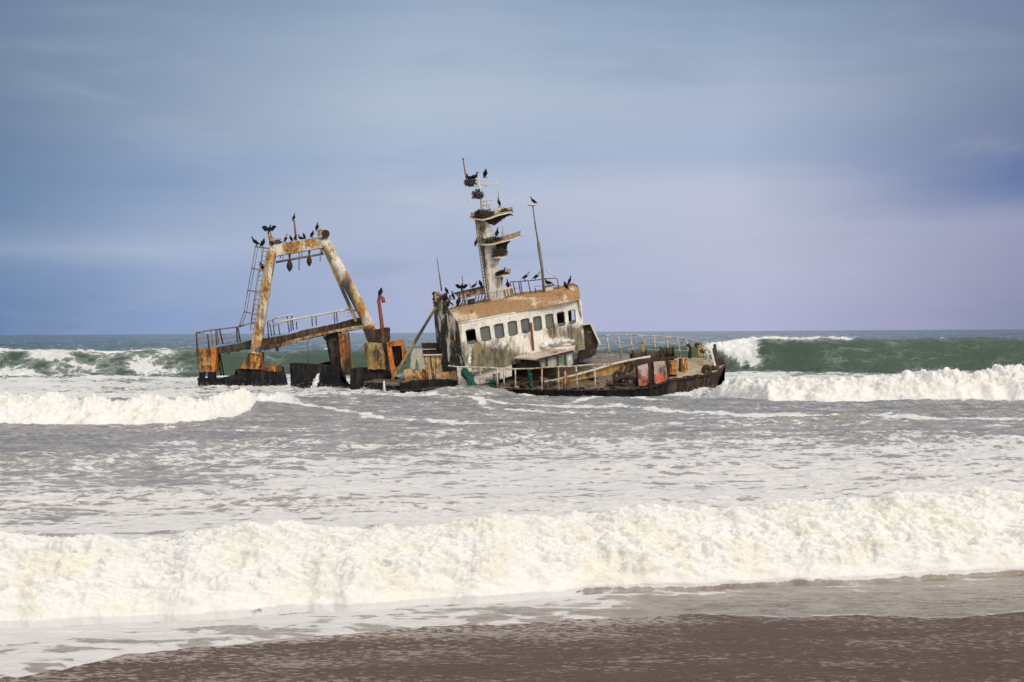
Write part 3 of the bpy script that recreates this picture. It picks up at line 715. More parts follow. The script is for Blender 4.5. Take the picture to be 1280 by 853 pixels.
part('leg_foot', M['rust'], gus, L=.12, blobs=[('r',318,455,9,6,.9),('g',310,448,3,8,.4),('r',322,448,4,8,.3)])
gantry = part('gantry', M['gantry'], lambda bm: add_slab(bm, [(334,310),(338,307.5),(404,295.5),(407.5,303),(408,309),(343,320.5),(336,318)], YS-.2, .75, 0, .1), L=.12,
    blobs=[('r',363,310,7,6,.75),('r',372,306,2.5,5,.7),('b',377,307,3.5,6,.5),('r',387,303,5.5,6,.75),('r',405,302,3,7,.6),('b',350,315,9,4,.3)])
def legL(bm):
    a=P(340,313,YS); b=P(319,442,YS); add_beam(bm,a,b,.52,.7,0,.60)
part('leg', M['gantry'], legL, gantry, L=.12, blobs=[('r',338,325,5,8,.45),('r',333,350,3,20,.25),('g',327,380,3,25,.25),('r',331,365,3,12,.35),('r',322,420,6,12,.4),('b',319,432,4,8,.3),('g',323,438,6,4,.6),('b',333,380,2,30,.3)])
def legLs(bm):
    add_beam(bm, P(336,313,YS-.3), P(314.5,440,YS-.3), .12, .3); add_beam(bm, P(344.5,316,YS-.1), P(339,345,YS-.1), .10, .4)
part('leg_flange', M['tan'], legLs, gantry, L=.3)
def legR(bm):
    add_tube(bm, [P(404.5,300,YS),P(425,337,YS),P(446,376,YS),P(463,409,YS)], [.33,.34,.35,.35], 16)
part('leg', M['gantry'], legR, gantry, L=.14, blobs=[('b',415,320,5,26,.45),('r',436,352,2,7,.8),('r',441,372,5,13,.30),('g',436,370,4,16,.45),('g',432,362,3.5,14,.8),('g',441,385,3,12,.6),('r',448,388,7,10,.5),('b',455,395,4,5,.4),('g',448,399,3,3,.6),('g',412,327,2.5,5,.5)])
def legRi(bm): add_beam(bm, P(404.5,309,YS+.1), P(445.5,402,YS+.1), .18, .5); add_tube(bm,[P(405,308,YS-.25),P(415,324,YS-.25)],[.12,.10],8)
part('leg_flange', M['olive'], legRi, gantry, L=.2, blobs=[('g',432,365,5,25,.6)])
def legRf(bm): add_slab(bm, [(453,411),(463,405),(472,416),(476,428.5),(461,428.5)], YS-.4, 1.2, 0, .4)
part('leg_foot', M['rust'], legRf, gantry, L=.14, blobs=[('r',465,418,8,8,.3),('g',460,420,4,5,.4)])
def topcap(bm):
    add_tube(bm,[P(407,292.5,YS-.5),P(407,292.5,YS+.6)],.26,14,0); add_beam(bm,P(396.5,294.5,YS-.3),P(405.5,288.5,YS-.3),.16,.3,1); add_beam(bm,P(398,292,YS),P(402,287,YS),.2,.3,1)
part('sheave', [M['darkrust'], M['tan']], topcap, gantry)
def tie(bm): add_tube(bm,[P(345,328,YS),P(375,322.5,YS),P(404.5,317.5,YS)],.07,8)
part('tie_bar', M['pole'], tie, gantry)
def block(x,y0,y1,w):
    def fn(bm):
        add_beam(bm,P(x,y0,YS),P(x,y0+5.5,YS),.12,.12)
        h=y1-y0-5; prof=[(0,.10),(.12,.22),(.3,.55),(.55,1.0),(.75,.92),(.92,.45),(1,.12)]
        r=W(w/2)
        add_tube(bm,[P(x,y0+4+h*t*1.08,YS) for t,_ in prof],[r*q for _,q in prof],12)
        add_tube(bm,[P(x,y0+4+h*.62,YS-.26),P(x,y0+4+h*.62,YS+.26)],.09,8)
    part('pulley_block', M['darkrust'], fn, gantry)
block(362,317,339.5,8); block(386.5,312,333,7)
for x,y0,y1,r in ((373.8,311,337,.028),(377.3,311,320,.02),(353.7,316,327,.02),(350.5,316,322,.03),(400.3,308,326,.025),(402.5,308,316,.045)):
    part('chain', M['darkrust'], lambda bm: [add_tube(bm,[P(x,y0,YS),P(x,y1-1,YS),P(x,y1,YS),P(x,y1+.8,YS)],[r,r,r*1.8,r*.8],6)], gantry)
def tops(bm):
    add_tube(bm,[P(370.2,301,YS+.1),P(369,289,YS+.1),P(367.6,276,YS+.1)],[.075,.06,.05],7)
part('light_pole', M['redpole'], tops, gantry)
def tops2(bm):
    add_beam(bm,P(336.5,292.5,YS+.1),P(340.5,309,YS+.1),.22,.25,0); add_beam(bm,P(337,301,YS-.1),P(351,299,YS-.1),.10,.4,0); add_beam(bm,P(337,305,YS),P(352,302.5,YS),.10,.5,1); add_tube(bm,[P(344,304,YS-.1),P(350,302.5,YS-.1)],.13,8,0)
    add_beam(bm,P(341,296,YS),P(343,302,YS),.08,.1,0)
part('pillar', [M['tan'], M['darkrust']], tops2, gantry)
# caged ladder
def clad(bm):
    def L1(t): return P(329.5+(312.5-329.5)*t, 311+(414-311)*t, YS-.25)
    def L2(t): return P(329.5+(312.5-329.5)*t, 311+(414-311)*t, YS+.15)
    add_tube(bm,[L1(0),L1(1)],.03,6); add_tube(bm,[L2(0),L2(1)],.03,6)
    for k in range(17): t=(k+.5)/17; add_tube(bm,[L1(t),L2(t)],.022,5)
    for k in range(17):
        t=(k+.5)/17; p=L1(t); add_tube(bm,[p,p+Vector((.28,0,-.02))],.022,5)
lad = part('ladder', M['tan'], clad, gantry)
def cage(bm):
    lv=[(319.6,308.5,337,311),(314.7,335.5,333,340),(309.7,363,331,366.5),(305,390,324,394.5),(299.5,406.5,318,403)]
    cols=[[],[],[],[]]
    for x0,y0,x1,y1 in lv:
        a=P(x1,y1,YS-.3); b=P(x0+3,y0+.6,YS-.42); c=P(x0,y0,YS-.1); d=P(x0,y0,YS+.25); e=P(x0+3,y0+.6,YS+.5); f=P(x1,y1,YS+.4)
        pts=[a,b,c,d,e,f]
        for p,q in zip(pts,pts[1:]): add_beam(bm,p,q,.085,.05)
        for i,p in enumerate((b,c,d,e)): cols[i].append(p)
    for q in cols: add_tube(bm,q,.024,5)
    add_tube(bm,[P(327.5,310,YS-.3),P(326,330,YS-.3),P(322,345,YS-.3),P(313.5,403,YS-.3)],.022,5)
part('ladder_cage', M['pole'], cage, gantry)
# walkway
WK = [(269.5,434.5),(296,430),(312,425.5),(330,423.5),(360,418.5),(380,412.5),(420,404.5),(447,397.5),(456,404)]
def walk(bm): add_slab(bm, WK+[(456,410.5),(420,414.5),(380,423.5),(360,428.5),(328,437),(313,435.5),(296,438),(270,442)], YS+.1, 2.3, 0, .35)
walkway = part('walkway', M['darkrust'], walk, L=.15, blobs=[('r',385,416,30,5,.5),('r',345,429,8,6,.4),('b',400,412,24,3.5,.35),('g',300,434,20,6,.4),('b',308,430,4,3,.3)])
def flange(bm):
    add_slab(bm, [(344,431),(352,428.5),(385,419.5),(420,412),(448,407),(457,405.5),(457,411),(420,415.5),(385,424),(350,434)], YS-.02, .14, 0, .25)
part('walkway_flange', M['tan'], flange, walkway, L=.12, blobs=[('b',440,409,16,4,.5),('r',395,418,20,3,.45),('b',375,424,12,3,.35),('r',357,429,6,4,.4)])
def girder(bm):
    add_slab(bm, [(323,435),(331,431),(345,431),(350,434),(330,438.5)], YS-.06, .2, 0, .3); add_beam(bm,P(349,425,YS-.1),P(351,433,YS-.1),.14,.1)
part('walkway_gusset', M['darkrust'], girder, walkway)
for x,y0,y1 in ((285.5,438,443),(297,437,440),(346.5,434,439.5),(424,406,418)):
    part('walkway_bracket', M['darkrust'], lambda bm: add_beam(bm,P(x,y0,YS+.1),P(x,y1,YS+.1),.18,.2), walkway)
def wire(bm): add_tube(bm,[P(385,423,YS+1),P(384.8,440,YS+1),P(384.5,455,YS+1)],.018,5)
part('hanging_wire', M['pole'], wire, walkway)
def l2(bm):
    add_tube(bm,[P(271.5,440,YS+.6),P(276.5,470,YS+.6)],.05,5); add_tube(bm,[P(274,440,YS+1),P(280,470,YS+1)],.05,5)
    for k in range(8): t=(k+.5)/8; add_tube(bm,[P(271.5+5*t,440+30*t,YS+.6),P(274+6*t,440+30*t,YS+1)],.02,5)
part('stern_ladder', M['darkrust'], l2)
Yn=YS+.15; Yf=YS+2.2
rail('handrail', [(244.5,416.5,Yn),(260,413.5,Yn),(273,411.8,Yn),(297,409,Yn),(306,407,Yn)],
     [(245.5,416.5,246.5,436,Yn),(259.5,418,261.3,437,Yn),(270,412,270.8,432,Yn),(274.5,412,278.8,430,Yn),(296,409.5,297,428.5,Yn),(297.5,410,300.5,428,Yf)],
     [[(245,423.3,Yn),(260,423,Yn)],[(245,429,Yn),(260,429,Yn)],[(247,416.7,Yn),(260,418.2,Yn)],[(277,419,Yn),(297,415,Yn)],[(263,427,Yn),(274,425,Yn),(297,420,Yn)],[(278,430,Yn),(310,425,Yn)]], M['pole'], .045, rp=.05, parent=walkway, pmat=M['darkrust'])
rail('handrail', [(263,412.5,Yf),(275,412,Yf)], [(263.5,413,266,432,Yf),(271.5,411,273.5,430,Yf)], [[(263,420,Yf),(275,417,Yf)]], M['pole'], .04, rp=.035, parent=walkway)
rail('handrail', [(334,402.5,Yf),(341,398.8,Yf),(352,396.5,Yf),(360,394.5,Yf),(366.5,393.5,Yf)],
     [(334.5,403,336,423,Yf),(341,399,343,419,Yf),(358.8,395,361.8,416,Yf),(364.5,394,366.7,413,Yf)], [[(336,408,Yf),(366,402,Yf)]], M['whitepole'], .05, rp=.04, parent=walkway, pmat=M['darkrust'])
rail('handrail', [(341,405.5,Yn),(360,400.5,Yn),(380,396.8,Yn),(400,393.5,Yn),(420,389.5,Yn),(435,387.3,Yn),(445,388.5,Yn)],
     [(337,404,339.5,420,Yn),(348,406,350,419,Yn),(370.5,402,371.5,412,Yn),(363.5,401,364,414,Yn),(390,397,390.5,408,Yn),(395,396,395.5,407,Yn),(417.5,391,418.5,404,Yn),(420.5,391,421.5,403,Yn)],
     [[(337,414,Yn),(380,405,Yn),(420,398,Yn),(443,394,Yn)],[(340,409,Yn),(380,401,Yn),(420,394.5,Yn),(438,391,Yn)]], M['whitepole'], .065, rp=.035, parent=walkway, pmat=M['darkrust'])
# middle leg under the walkway
def mleg(bm): add_slab(bm, [(423,417),(434,415.5),(436.5,436),(438.5,452),(439.5,465),(436,469),(428,468),(425.5,447)], YS-.25, 1.1, 0, .25)
part('walkway_leg', M['rustpale'], mleg, L=.12, blobs=[('r',426,435,3,18,.7),('r',433,425,2.5,9,.6),('g',434,455,4,5,.5),('r',435,446,3,4,.6),('g',431,467,5,3,.6),('r',437,440,1,20,.4)])
def mlegb(bm): add_slab(bm, [(403.5,421),(424,416),(425,440),(426,460),(414,459),(413.5,435)], YS+.4, 1.2, 0, .4)
part('walkway_bracket_plate', M['darkrust'], mlegb, L=.14, blobs=[('b',417.5,425,1,8,.6),('b',421,425,1,9,.5),('r',417,441,2.5,6,.8)])
def frag(bm): add_slab(bm, [(362,454),(373,455),(400,457),(425,459.5),(426,470),(428,482),(438,482),(438,503),(364,503),(364,478.5),(368,476),(369.5,478.2),(371,475),(368,468),(363.5,460)], YS-.6, 2.8, 0, .25)
part('broken_hull', M['hull'], frag, L=.25, blobs=[('r',400,459,40,3,.3),('r',425,462,20,3,.3)])
def frag2(bm): add_slab(bm, [(392,456.5),(402,454),(413,451.5),(424,458),(424,466),(392,466)], YS+2.4, .4, 0, .25)
part('broken_hull', M['hull'], frag2, L=.3)
# ------------------------------------------------------------------ birds and nests
m_black, nt, b = new_mat('black_feathers')
nz = nt.noise(nt.coord(), 30, 3); nt.put(b.inputs['Base Color'], nt.mix(nz, (.004,.004,.006), (.011,.010,.011))); b.inputs['Roughness'].default_value = .6; b.inputs['Specular IOR Level'].default_value = .12
m_pale, nt, b = new_mat('pale_neck_feathers')
nz = nt.noise(nt.coord(), 25, 3); nt.put(b.inputs['Base Color'], nt.mix(nz, (.16,.13,.10), (.32,.27,.22))); b.inputs['Roughness'].default_value = .7
m_beak, nt, b = new_mat('horn_beak')
nz = nt.noise(nt.coord(), 40, 2); nt.put(b.inputs['Base Color'], nt.mix(nz, (.10,.075,.045), (.16,.12,.07))); b.inputs['Roughness'].default_value = .5
# spine points: x forward, z up, half width, half depth
POSE = {
 'upright': [(-.25,-.02,.035,.015),(-.17,.10,.06,.03),(-.10,.20,.10,.085),(-.03,.32,.125,.115),(.02,.43,.10,.10),(.045,.52,.055,.06),(.035,.60,.038,.042),(.05,.66,.04,.045),(.085,.685,.036,.036),(.12,.69,.018,.018)],
 'hunched': [(-.22,.02,.035,.015),(-.16,.10,.07,.04),(-.08,.20,.12,.11),(-.01,.31,.135,.13),(.035,.39,.11,.11),(.05,.45,.07,.075),(.045,.49,.055,.055),(.06,.525,.047,.045),(.09,.53,.035,.032),(.12,.52,.016,.016)],
 'leaning': [(-.34,.08,.035,.012),(-.24,.14,.06,.03),(-.13,.20,.10,.08),(-.01,.27,.125,.115),(.09,.34,.10,.10),(.15,.41,.055,.06),(.18,.49,.036,.04),(.20,.555,.038,.042),(.235,.58,.035,.034),(.27,.575,.016,.016)],
 'sitting': [(-.36,.10,.04,.015),(-.25,.12,.07,.04),(-.12,.13,.12,.10),(.01,.14,.14,.12),(.10,.18,.10,.10),(.14,.25,.055,.06),(.15,.33,.038,.042),(.165,.39,.04,.042),(.20,.40,.034,.033),(.235,.395,.016,.016)],
 'spread':  [(-.22,-.02,.035,.015),(-.15,.10,.06,.03),(-.09,.20,.10,.085),(-.03,.31,.125,.115),(.015,.41,.10,.10),(.05,.47,.055,.06),(.06,.52,.038,.042),(.075,.56,.04,.045),(.11,.575,.034,.033),(.145,.57,.016,.016)],
}
def bird_mesh(pose, pale):
    bm = bmesh.new(); sp = POSE[pose]; seg = 10; rings = []
    for i,(x,z,hw,hd) in enumerate(sp):
        a = sp[max(i-1,0)]; c = sp[min(i+1,len(sp)-1)]; t = Vector((c[0]-a[0],0,c[1]-a[1])).normalized(); n = Vector((-t.z,0,t.x))
        rings.append([bm.verts.new(Vector((x,0,z)) + Vector((0,1,0))*hw*math.cos(q) + n*hd*math.sin(q)) for q in [2*math.pi*k/seg for k in range(seg)]])
    for i,(a,c) in enumerate(zip(rings, rings[1:])):
        for k in range(seg):
            f = bm.faces.new((a[k],a[(k+1)%seg],c[(k+1)%seg],c[k])); f.smooth = True
            f.material_index = 1 if (pale and i in (4,5,6)) else 0
    bm.faces.new(rings[0][::-1]); bm.faces.new(rings[-1])
    # folded or opened wings grow out of the shoulders, legs and webbed feet out of the belly
    bx,bz = sp[3][0],sp[3][1]
    for s in (-1,1):
        if pose == 'spread':
            root = Vector((bx+.02,s*.09,bz+.07)); el = root+Vector((-.02,s*.20,.17)); tip = root+Vector((-.05,s*.46,.10))
            lo = [Vector((bx-.05,s*.10,bz-.10)), Vector((bx-.09,s*.25,bz-.16)), Vector((bx-.10,s*.38,bz-.06)), Vector((bx-.08,s*.47,bz+.05))]
            up = [root, el, (el+tip)/2+Vector((0,0,.02)), tip]
            for th in (0,):
                va = [bm.verts.new(p) for p in up]; vb = [bm.verts.new(p) for p in lo]
                vc = [bm.verts.new(p+Vector((-.03,0,0))) for p in up]; vd = [bm.verts.new(p+Vector((-.02,0,0))) for p in lo]
                for i in range(3):
                    bm.faces.new((va[i],va[i+1],vb[i+1],vb[i])); bm.faces.new((vc[i],vd[i],vd[i+1],vc[i+1]))
                    bm.faces.new((va[i],vc[i],vc[i+1],va[i+1])); bm.faces.new((vb[i],vb[i+1],vd[i+1],vd[i]))
                bm.faces.new((va[3],vc[3],vd[3],vb[3]))
        else:
            i0,i1 = sp[1],sp[4]
            add_tube(bm, [(i0[0]-.02,s*.03,i0[1]+.02),(sp[2][0]-.01,s*.085,sp[2][1]+.01),(sp[3][0],s*.115,sp[3][1]),(i1[0]-.01,s*.085,i1[1])],[.012,.04,.055,.025],7)
        if pose != 'sitting':
            hx,hz = sp[2][0]+.03, sp[2][1]
            add_tube(bm, [(hx,s*.05,hz-.02),(hx+.02,s*.06,.06),(hx+.02,s*.06,0)],[.035,.014,.014],5)
            add_tube(bm, [(hx,s*.06,.008),(hx+.11,s*.08,.008)],[.012,.03],5)
    me = bpy.data.meshes.new('cormorant'); bmesh.ops.recalc_face_normals(bm, faces=bm.faces); bm.to_mesh(me); bm.free()
    for m in (m_black, m_pale): me.materials.append(m)
    return me
def beak_mesh(pose):
    x,z,_,_ = POSE[pose][-1]; bm = bmesh.new()
    add_tube(bm, [(x-.01,0,z),(x+.06,0,z-.004),(x+.085,0,z-.022)],[.017,.010,.004],6)
    me = bpy.data.meshes.new('beak'); bm.to_mesh(me); bm.free(); me.materials.append(m_beak); return me
_cache = {}
def bird(px, py, Y, pose, face, size, label, pale=False, yaw=None):
    """feet at photo pixel (px,py); face +1 looks right, -1 left"""
    k = (pose,pale)
    if k not in _cache: _cache[k] = bird_mesh(pose,pale); _cache[('b',pose)] = beak_mesh(pose)
    o = bpy.data.objects.new('cormorant', _cache[k]); C.objects.link(o)
    o.location = P(px,py,Y); s = size; o.scale = (s,s,s)
    a = yaw if yaw is not None else random.uniform(-35,35)
    o.rotation_euler.z = math.radians(a + (0 if face>0 else 180))
    bk = bpy.data.objects.new('beak', _cache[('b',pose)]); C.objects.link(bk); bk.parent = o
    tag(o, label, 'bird', 'cormorants perched on the wreck')
YG = YS
BL = [
 (319.3,308,YG-.1,'leaning',-1,1.0,'black cormorant at the outer top corner of the gantry ladder cage',0),
 (328.8,309.5,YG+.1,'hunched',1,1.0,'hunched cormorant on the cage rail between the corner bird and the gantry leg',0),
 (327,339,YG+.3,'hunched',-1,1.05,'cormorant tucked inside the ladder cage, one hoop below the top',0),
 (337.2,292.5,YG+.1,'spread',1,.95,'cormorant drying raised wings on the stubby tan pillar of the gantry',0,70),
 (357.6,303.5,YG+.1,'upright',1,.78,'pale necked cormorant standing left of the rusty light pole on the gantry beam',1),
 (363.6,302.5,YG+.1,'hunched',-1,.72,'small crouched cormorant right beside the pale necked one on the gantry beam',0),
 (367.6,276.6,YG+.1,'upright',1,.70,'cormorant on the very tip of the rusty light pole above the gantry',0,60),
 (369.3,300.5,YG-.3,'hunched',1,.60,'dark cormorant pressed against the foot of the rusty light pole',0),
 (376,300,YG+.1,'sitting',-1,.80,'cormorant crouching low just right of the light pole foot',0),
 (380,299,YG+.1,'hunched',-1,.68,'upright small cormorant beside the crouching one right of the light pole',0),
 (390.5,297.5,YG+.1,'hunched',1,.80,'lone cormorant on the gantry beam midway to its right end',0),
 (396.6,289,YG+.1,'upright',1,.80,'tall cormorant at the right end of the gantry beam by the dark sheave',0,70),
 (475.8,371.3,96.2,'hunched',1,1.0,'cormorant on the hooked top of the red vent pipe',0,60),
 (558,368,95.6,'hunched',-1,.75,'cormorant on the broken planks at the aft corner of the bridge',0),
 (557.5,377.5,95.3,'hunched',1,.80,'cormorant below the tilted plank at the aft bridge corner',0),
 (566,375,95.6,'upright',-1,.75,'slim cormorant on the gap between aft platform and pink bulwark',0),
 (573.5,383.5,95.2,'upright',1,1.0,'upright cormorant on the roof edge in front of the bulwark left end',0,60),
 (577.2,363.5,96.1,'spread',-1,.72,'cormorant with lifted wings on the left part of the pink bulwark',0,100),
 (592.5,361.5,96.1,'leaning',1,.72,'cormorant leaning forward in the middle of the pink bulwark',0,10),
 (600.5,359.5,96.1,'hunched',-1,.80,'round backed cormorant on the bulwark next to the mast',0),
 (586.5,224.5,96,'sitting',-1,.8,'cormorant on the topmost nest, nearest the thin aerial',0),
 (593,224,95.9,'sitting',-1,1.0,'cormorant stretching its neck on the topmost nest, at its right edge',0,170),
 (606.8,222.5,96,'hunched',-1,.95,'hunched cormorant alone on the crossarm stub at the masthead',0,120),
 (597.2,243,95.8,'sitting',1,.75,'cormorant sitting in the round nest around the topmast',0),
 (623.5,258.8,95.9,'upright',-1,.78,'slender cormorant on the white box of the upper mast platform',0,30),
 (597.5,271.5,95.4,'hunched',1,.85,'cormorant at the left tip of the upper mast platform',0),
 (621.5,297,95.5,'upright',1,.85,'cormorant on the second mast platform, against the mast side',0,60),
 (595.3,308,95.4,'upright',1,.72,'cormorant clinging to the mast ladder halfway up',0,60),
 (627.8,342.5,95.4,'sitting',1,.9,'cormorant sitting in the lowest mast nest',0,20),
 (634.5,361,95.7,'upright',-1,.80,'cormorant standing behind the mast foot on the bridge rail',0,70),
 (667,256,96.3,'leaning',-1,.78,'cormorant on the white disc of the tall whip mast',0,20),
 (657,350.5,97.2,'leaning',1,.85,'pale necked cormorant leaning right on the bridge rail corner',1,10),
 (670.5,350.3,97.1,'leaning',1,.85,'pale headed cormorant on the bridge rail just left of the whip mast',1,-10),
 (685,356.3,96.6,'sitting',-1,.95,'cormorant sitting on the white bridge locker',0,10),
 (707,363,95.3,'hunched',-1,.95,'cormorant bent down on the guano brown roof near its right end',0,0),
 (712.3,356.5,95.4,'upright',1,.78,'tallest standing cormorant at the right end of the wheelhouse roof',0,20),
]
for q in BL:
    bird(*q[:7], pale=bool(q[7]), yaw=(q[8] if len(q) > 8 else None))
# nests
m_twig, nt, b = new_mat('nest_twigs')
nz = nt.noise(nt.coord(), 9, 5); nt.put(b.inputs['Base Color'], nt.mix(nt.step(nz,.35,.65), (.016,.013,.011), (.085,.060,.038))); b.inputs['Roughness'].default_value = .9
def nest(px, py, Y, rx, rz, n, label):
    c = P(px,py,Y); bm = bmesh.new()
    for k in range(n):
        a = random.uniform(0,2*math.pi); r = math.sqrt(random.random())*.95
        p = Vector((math.cos(a)*r*rx, math.sin(a)*r*rx*.8, random.uniform(0,1)*rz*(1.1-.5*r)))
        v = Vector((-math.sin(a)+random.uniform(-.6,.6), math.cos(a)*.8+random.uniform(-.6,.6), random.uniform(-.45,.35))).normalized()*random.uniform(.35,.8)*rx
        add_tube(bm, [c+p-v/2, c+p+Vector((0,0,.03)), c+p+v/2], random.uniform(.012,.026), 4)
    add_ball(bm, c+Vector((0,0,rz*.35)), 1, 2, (rx*.75,rx*.6,rz*.45), .15)
    o = link('nest', bm, m_twig, None, origin=c); tag(o, label, 'nest', 'twig nests on the mast')
nest(588,232,96,.40,.46,140,'ragged twig nest at the masthead beside the thin aerial')
nest(597,248,95.85,.36,.55,130,'round twig nest wrapped around the topmast')
nest(605,272.5,95.7,.66,.52,190,'broad twig nest on the left of the upper mast platform')
nest(632,270,96.0,.46,.46,150,'dark straggly nest at the right tip of the upper mast platform')
nest(618,304.5,95.8,.66,.42,170,'flat tan nest on the second mast platform')
nest(627.5,345,95.7,.40,.30,110,'small nest on the lowest mast bracket')
nest(623,321,95.6,.42,.62,150,'dark nest on the small third bracket of the mast')
# ------------------------------------------------------------------ the sea: one sheet from the wet sand to the horizon
U = [-.32,-.1065,0,.1065,.32]
front_Y = [19.1,20.5,21.5,22.6,24.2]          # foot of the shore breaker, from the left edge of the view to the right
def frontY(u):
    y = np.interp(u, U, front_Y)
    y = np.where(u < -.32, 19.1 + (u+.32)*6.6, y); return np.where(u > .32, 24.2 + (u-.32)*7.5, y)
us = np.concatenate([np.linspace(-.62,-.36,70)[:-1], np.linspace(-.36,.36,1060), np.linspace(.36,.62,70)[1:]])
def seg(a,b,s0,s1=None):
    s1 = s1 or s0; out=[a]
    while out[-1] < b:
        t=(out[-1]-a)/(b-a); out.append(out[-1]+s0*(s1/s0)**t)
    return out[:-1]
rows = np.array(seg(15.2,20.7,.03)+seg(20.7,24.2,.0125)+seg(24.2,36,.03,.07)+seg(36,58,.07,.22)+seg(58,70,.06)+seg(70,77,.16)+seg(77,86,.06)+seg(86,106,.11)+seg(106,130,.25)
        +seg(130,147,.08)+seg(147,260,.5,1.6)+seg(260,900,2,18)+seg(900,26000,20,2500)+[26000])
nu, nr = len(us), len(rows)
fade = 1 - sst(28,62,rows)
G = rows[:,None] + (frontY(us)-21.5)[None,:]*fade[:,None]
Uu = np.broadcast_to(us[None,:], G.shape)
Yg = G.astype(np.float32); Xg = (Uu*G).astype(np.float32)
v = (G - frontY(us)[None,:]).astype(np.float32)        # metres behind the foot of the shore breaker
near = rows < 260
def full(): return np.zeros(G.shape, np.float32)
z = full(); foam = full(); turb = full()

def sub(mask_rows): return np.where(mask_rows)[0]
# --- chop and ripples
i = sub((rows>=15)&(rows<1200)); sl = slice(i[0], i[-1]+1)
x,y = Xg[sl],Yg[sl]
wide = fbm(x*.10,y*.28,3,1); mid = fbm(x*.38,y*1.0,4,4); fine = fbm(x*1.5,y*3.2,3,9)
am = np.interp(y,[15,24,32,60,110,150,1200],[.0,.03,.10,.17,.24,.50,.60])
z[sl] += (wide*1.6*am + mid*1.0*am + fine*.34*am).astype(np.float32)
i = sub((rows>146)&(rows<3000)); sl = slice(i[0], i[-1]+1); x,y = Xg[sl],Yg[sl]
z[sl] += sst(147,165,y)*(.55*fbm(x*.02,y*.085,3,16)+.45*fbm(x*.07,y*.30,3,18)*np.exp(-y/500)+.9*fbm(x*.008,y*.02,2,19)*sst(200,500,y))
# ripples near the shore
i = sub((rows>=15)&(rows<118)); sl = slice(i[0], i[-1]+1); x,y = Xg[sl],Yg[sl]
def ridge(a,b,o,s): return .55-billow(a,b,o,s,.5)
wv1 = ridge(x*.42+.15*y,y*.62+.5*fbm(x*.2,y*.2,2,8),3,12); wv2 = ridge(x*.95-.2*y,y*1.7,3,13); wv3 = ridge(x*2.4,y*4.2,2,17)
patch = np.clip(.55+1.3*fbm(x*.10,y*.16,2,20),.15,1.3)
z[sl] += (.012*fbm(x*4,y*8,2,14) + (wv1*.20*sst(30,50,y) + wv2*.14*sst(26,36,y) + wv3*.055*sst(24,30,y))*patch)*np.interp(y,[15,20,60,75],[.4,.9,1.3,1.1])

# --- the swell breaking beyond the wreck
i = sub((rows>118)&(rows<170)); sl = slice(i[0], i[-1]+1); x,y,u = Xg[sl],Yg[sl],Uu[sl]
yc = 141 + 2.2*pn(u*9,u*0+.3,2) + np.interp(u,[-.35,-.2,0,.1,.16,.35],[0,0,1.5,1,0,0])
Hh = np.interp(u,[-.62,-.32,-.25,-.19,-.1,0,.06,.12,.145,.18,.24,.32,.62],[2.3,2.45,2.2,2.25,2.1,1.9,2.0,2.5,2.95,2.9,2.8,2.75,2.4]) * (1+.10*pn(u*16,u*0,5)+.05*pn(u*44,u*0,6))
d = y - yc
prof = np.where(d<0, 1/(1+np.exp(-(d+2.6)*1.9)), 1/(1+(np.maximum(d,0)/5.0)**2))
prof = np.where(d<0, prof/ (1/(1+np.exp(-2.6*1.9))), prof)
lump = fbm(x*.25,y*.5,4,21)
z[sl] = z[sl]*(1-.75*prof) + Hh*prof + lump*.30*prof
# foam: tumbling on the left, the curtain behind the bow, a broken lip along the crest
cre = np.exp(-((d+.3)/1.0)**2)
lip = cre*sst(.0,.30,fbm(u*30,y*0,3,31)+np.interp(u,[-.3,.14,.15,.21,.33],[-.1,-.2,.30,.08,.10]))
left = sst(-.185,-.225,u)
leftn = fbm(x*.30+y*.15,y*.5,4,33)
lf = left*(sst(-9,-5,d)*(1-sst(1.0,3.0,d)))*np.clip(.42+1.5*leftn+.45*cre*sst(-.2,-.27,u),0,1)
lf = np.maximum(lf, left*.55*cre*sst(-.25,-.29,u)*(1))
cur = np.exp(-((u-.137)/.017)**4)
curt = cur*sst(-3.9,-2.6,d + 3.0*np.abs(u-.128)*22 - 1.2 + 1.3*fbm(u*160,y*.5,3,35))*(1-sst(1.0,3,d))
sp2 = sst(.12,.06,np.abs(u-.07))*cre*sst(-.1,.2,fbm(u*60,y*.5,3,36))*.6
thr_ = (.06+.30*fbm(u*30,y*.35,3,38))*sst(-7,-4,d)*(1-sst(0,1.5,d))
foam[sl] = np.maximum.reduce([lip*.9, lf, curt*1.15, sp2, thr_])
z[sl] += np.where(foam[sl]>.3, (billow(x*1.1,y*1.1,4,41)-.3)*.35*np.clip(foam[sl],0,1), 0)
# white caps out at sea
i = sub((rows>150)&(rows<1500)); sl = slice(i[0], i[-1]+1); x,y = Xg[sl],Yg[sl]
foam[sl] = np.maximum(foam[sl], .72*sst(.22,.36,fbm(x*.09,y*.045,4,45)))
# foamy trough in front of the swell
i = sub((rows>66)&(rows<137)); sl = slice(i[0], i[-1]+1); x,y,u = Xg[sl],Yg[sl],Uu[sl]
tr = np.interp(u,[-.62,-.32,-.2,-.15,-.05,.05,.12,.16,.32,.62],[.66,.66,.62,.56,.45,.45,.55,.62,.50,.5])*sst(70,92,y)*(1-sst(131,137,y))
foam[sl] = np.maximum(foam[sl], np.clip(tr + .55*fbm(x*.12,y*.22,3,47),0,.86)*sst(68,90,y)*(1-sst(131,137,y)))

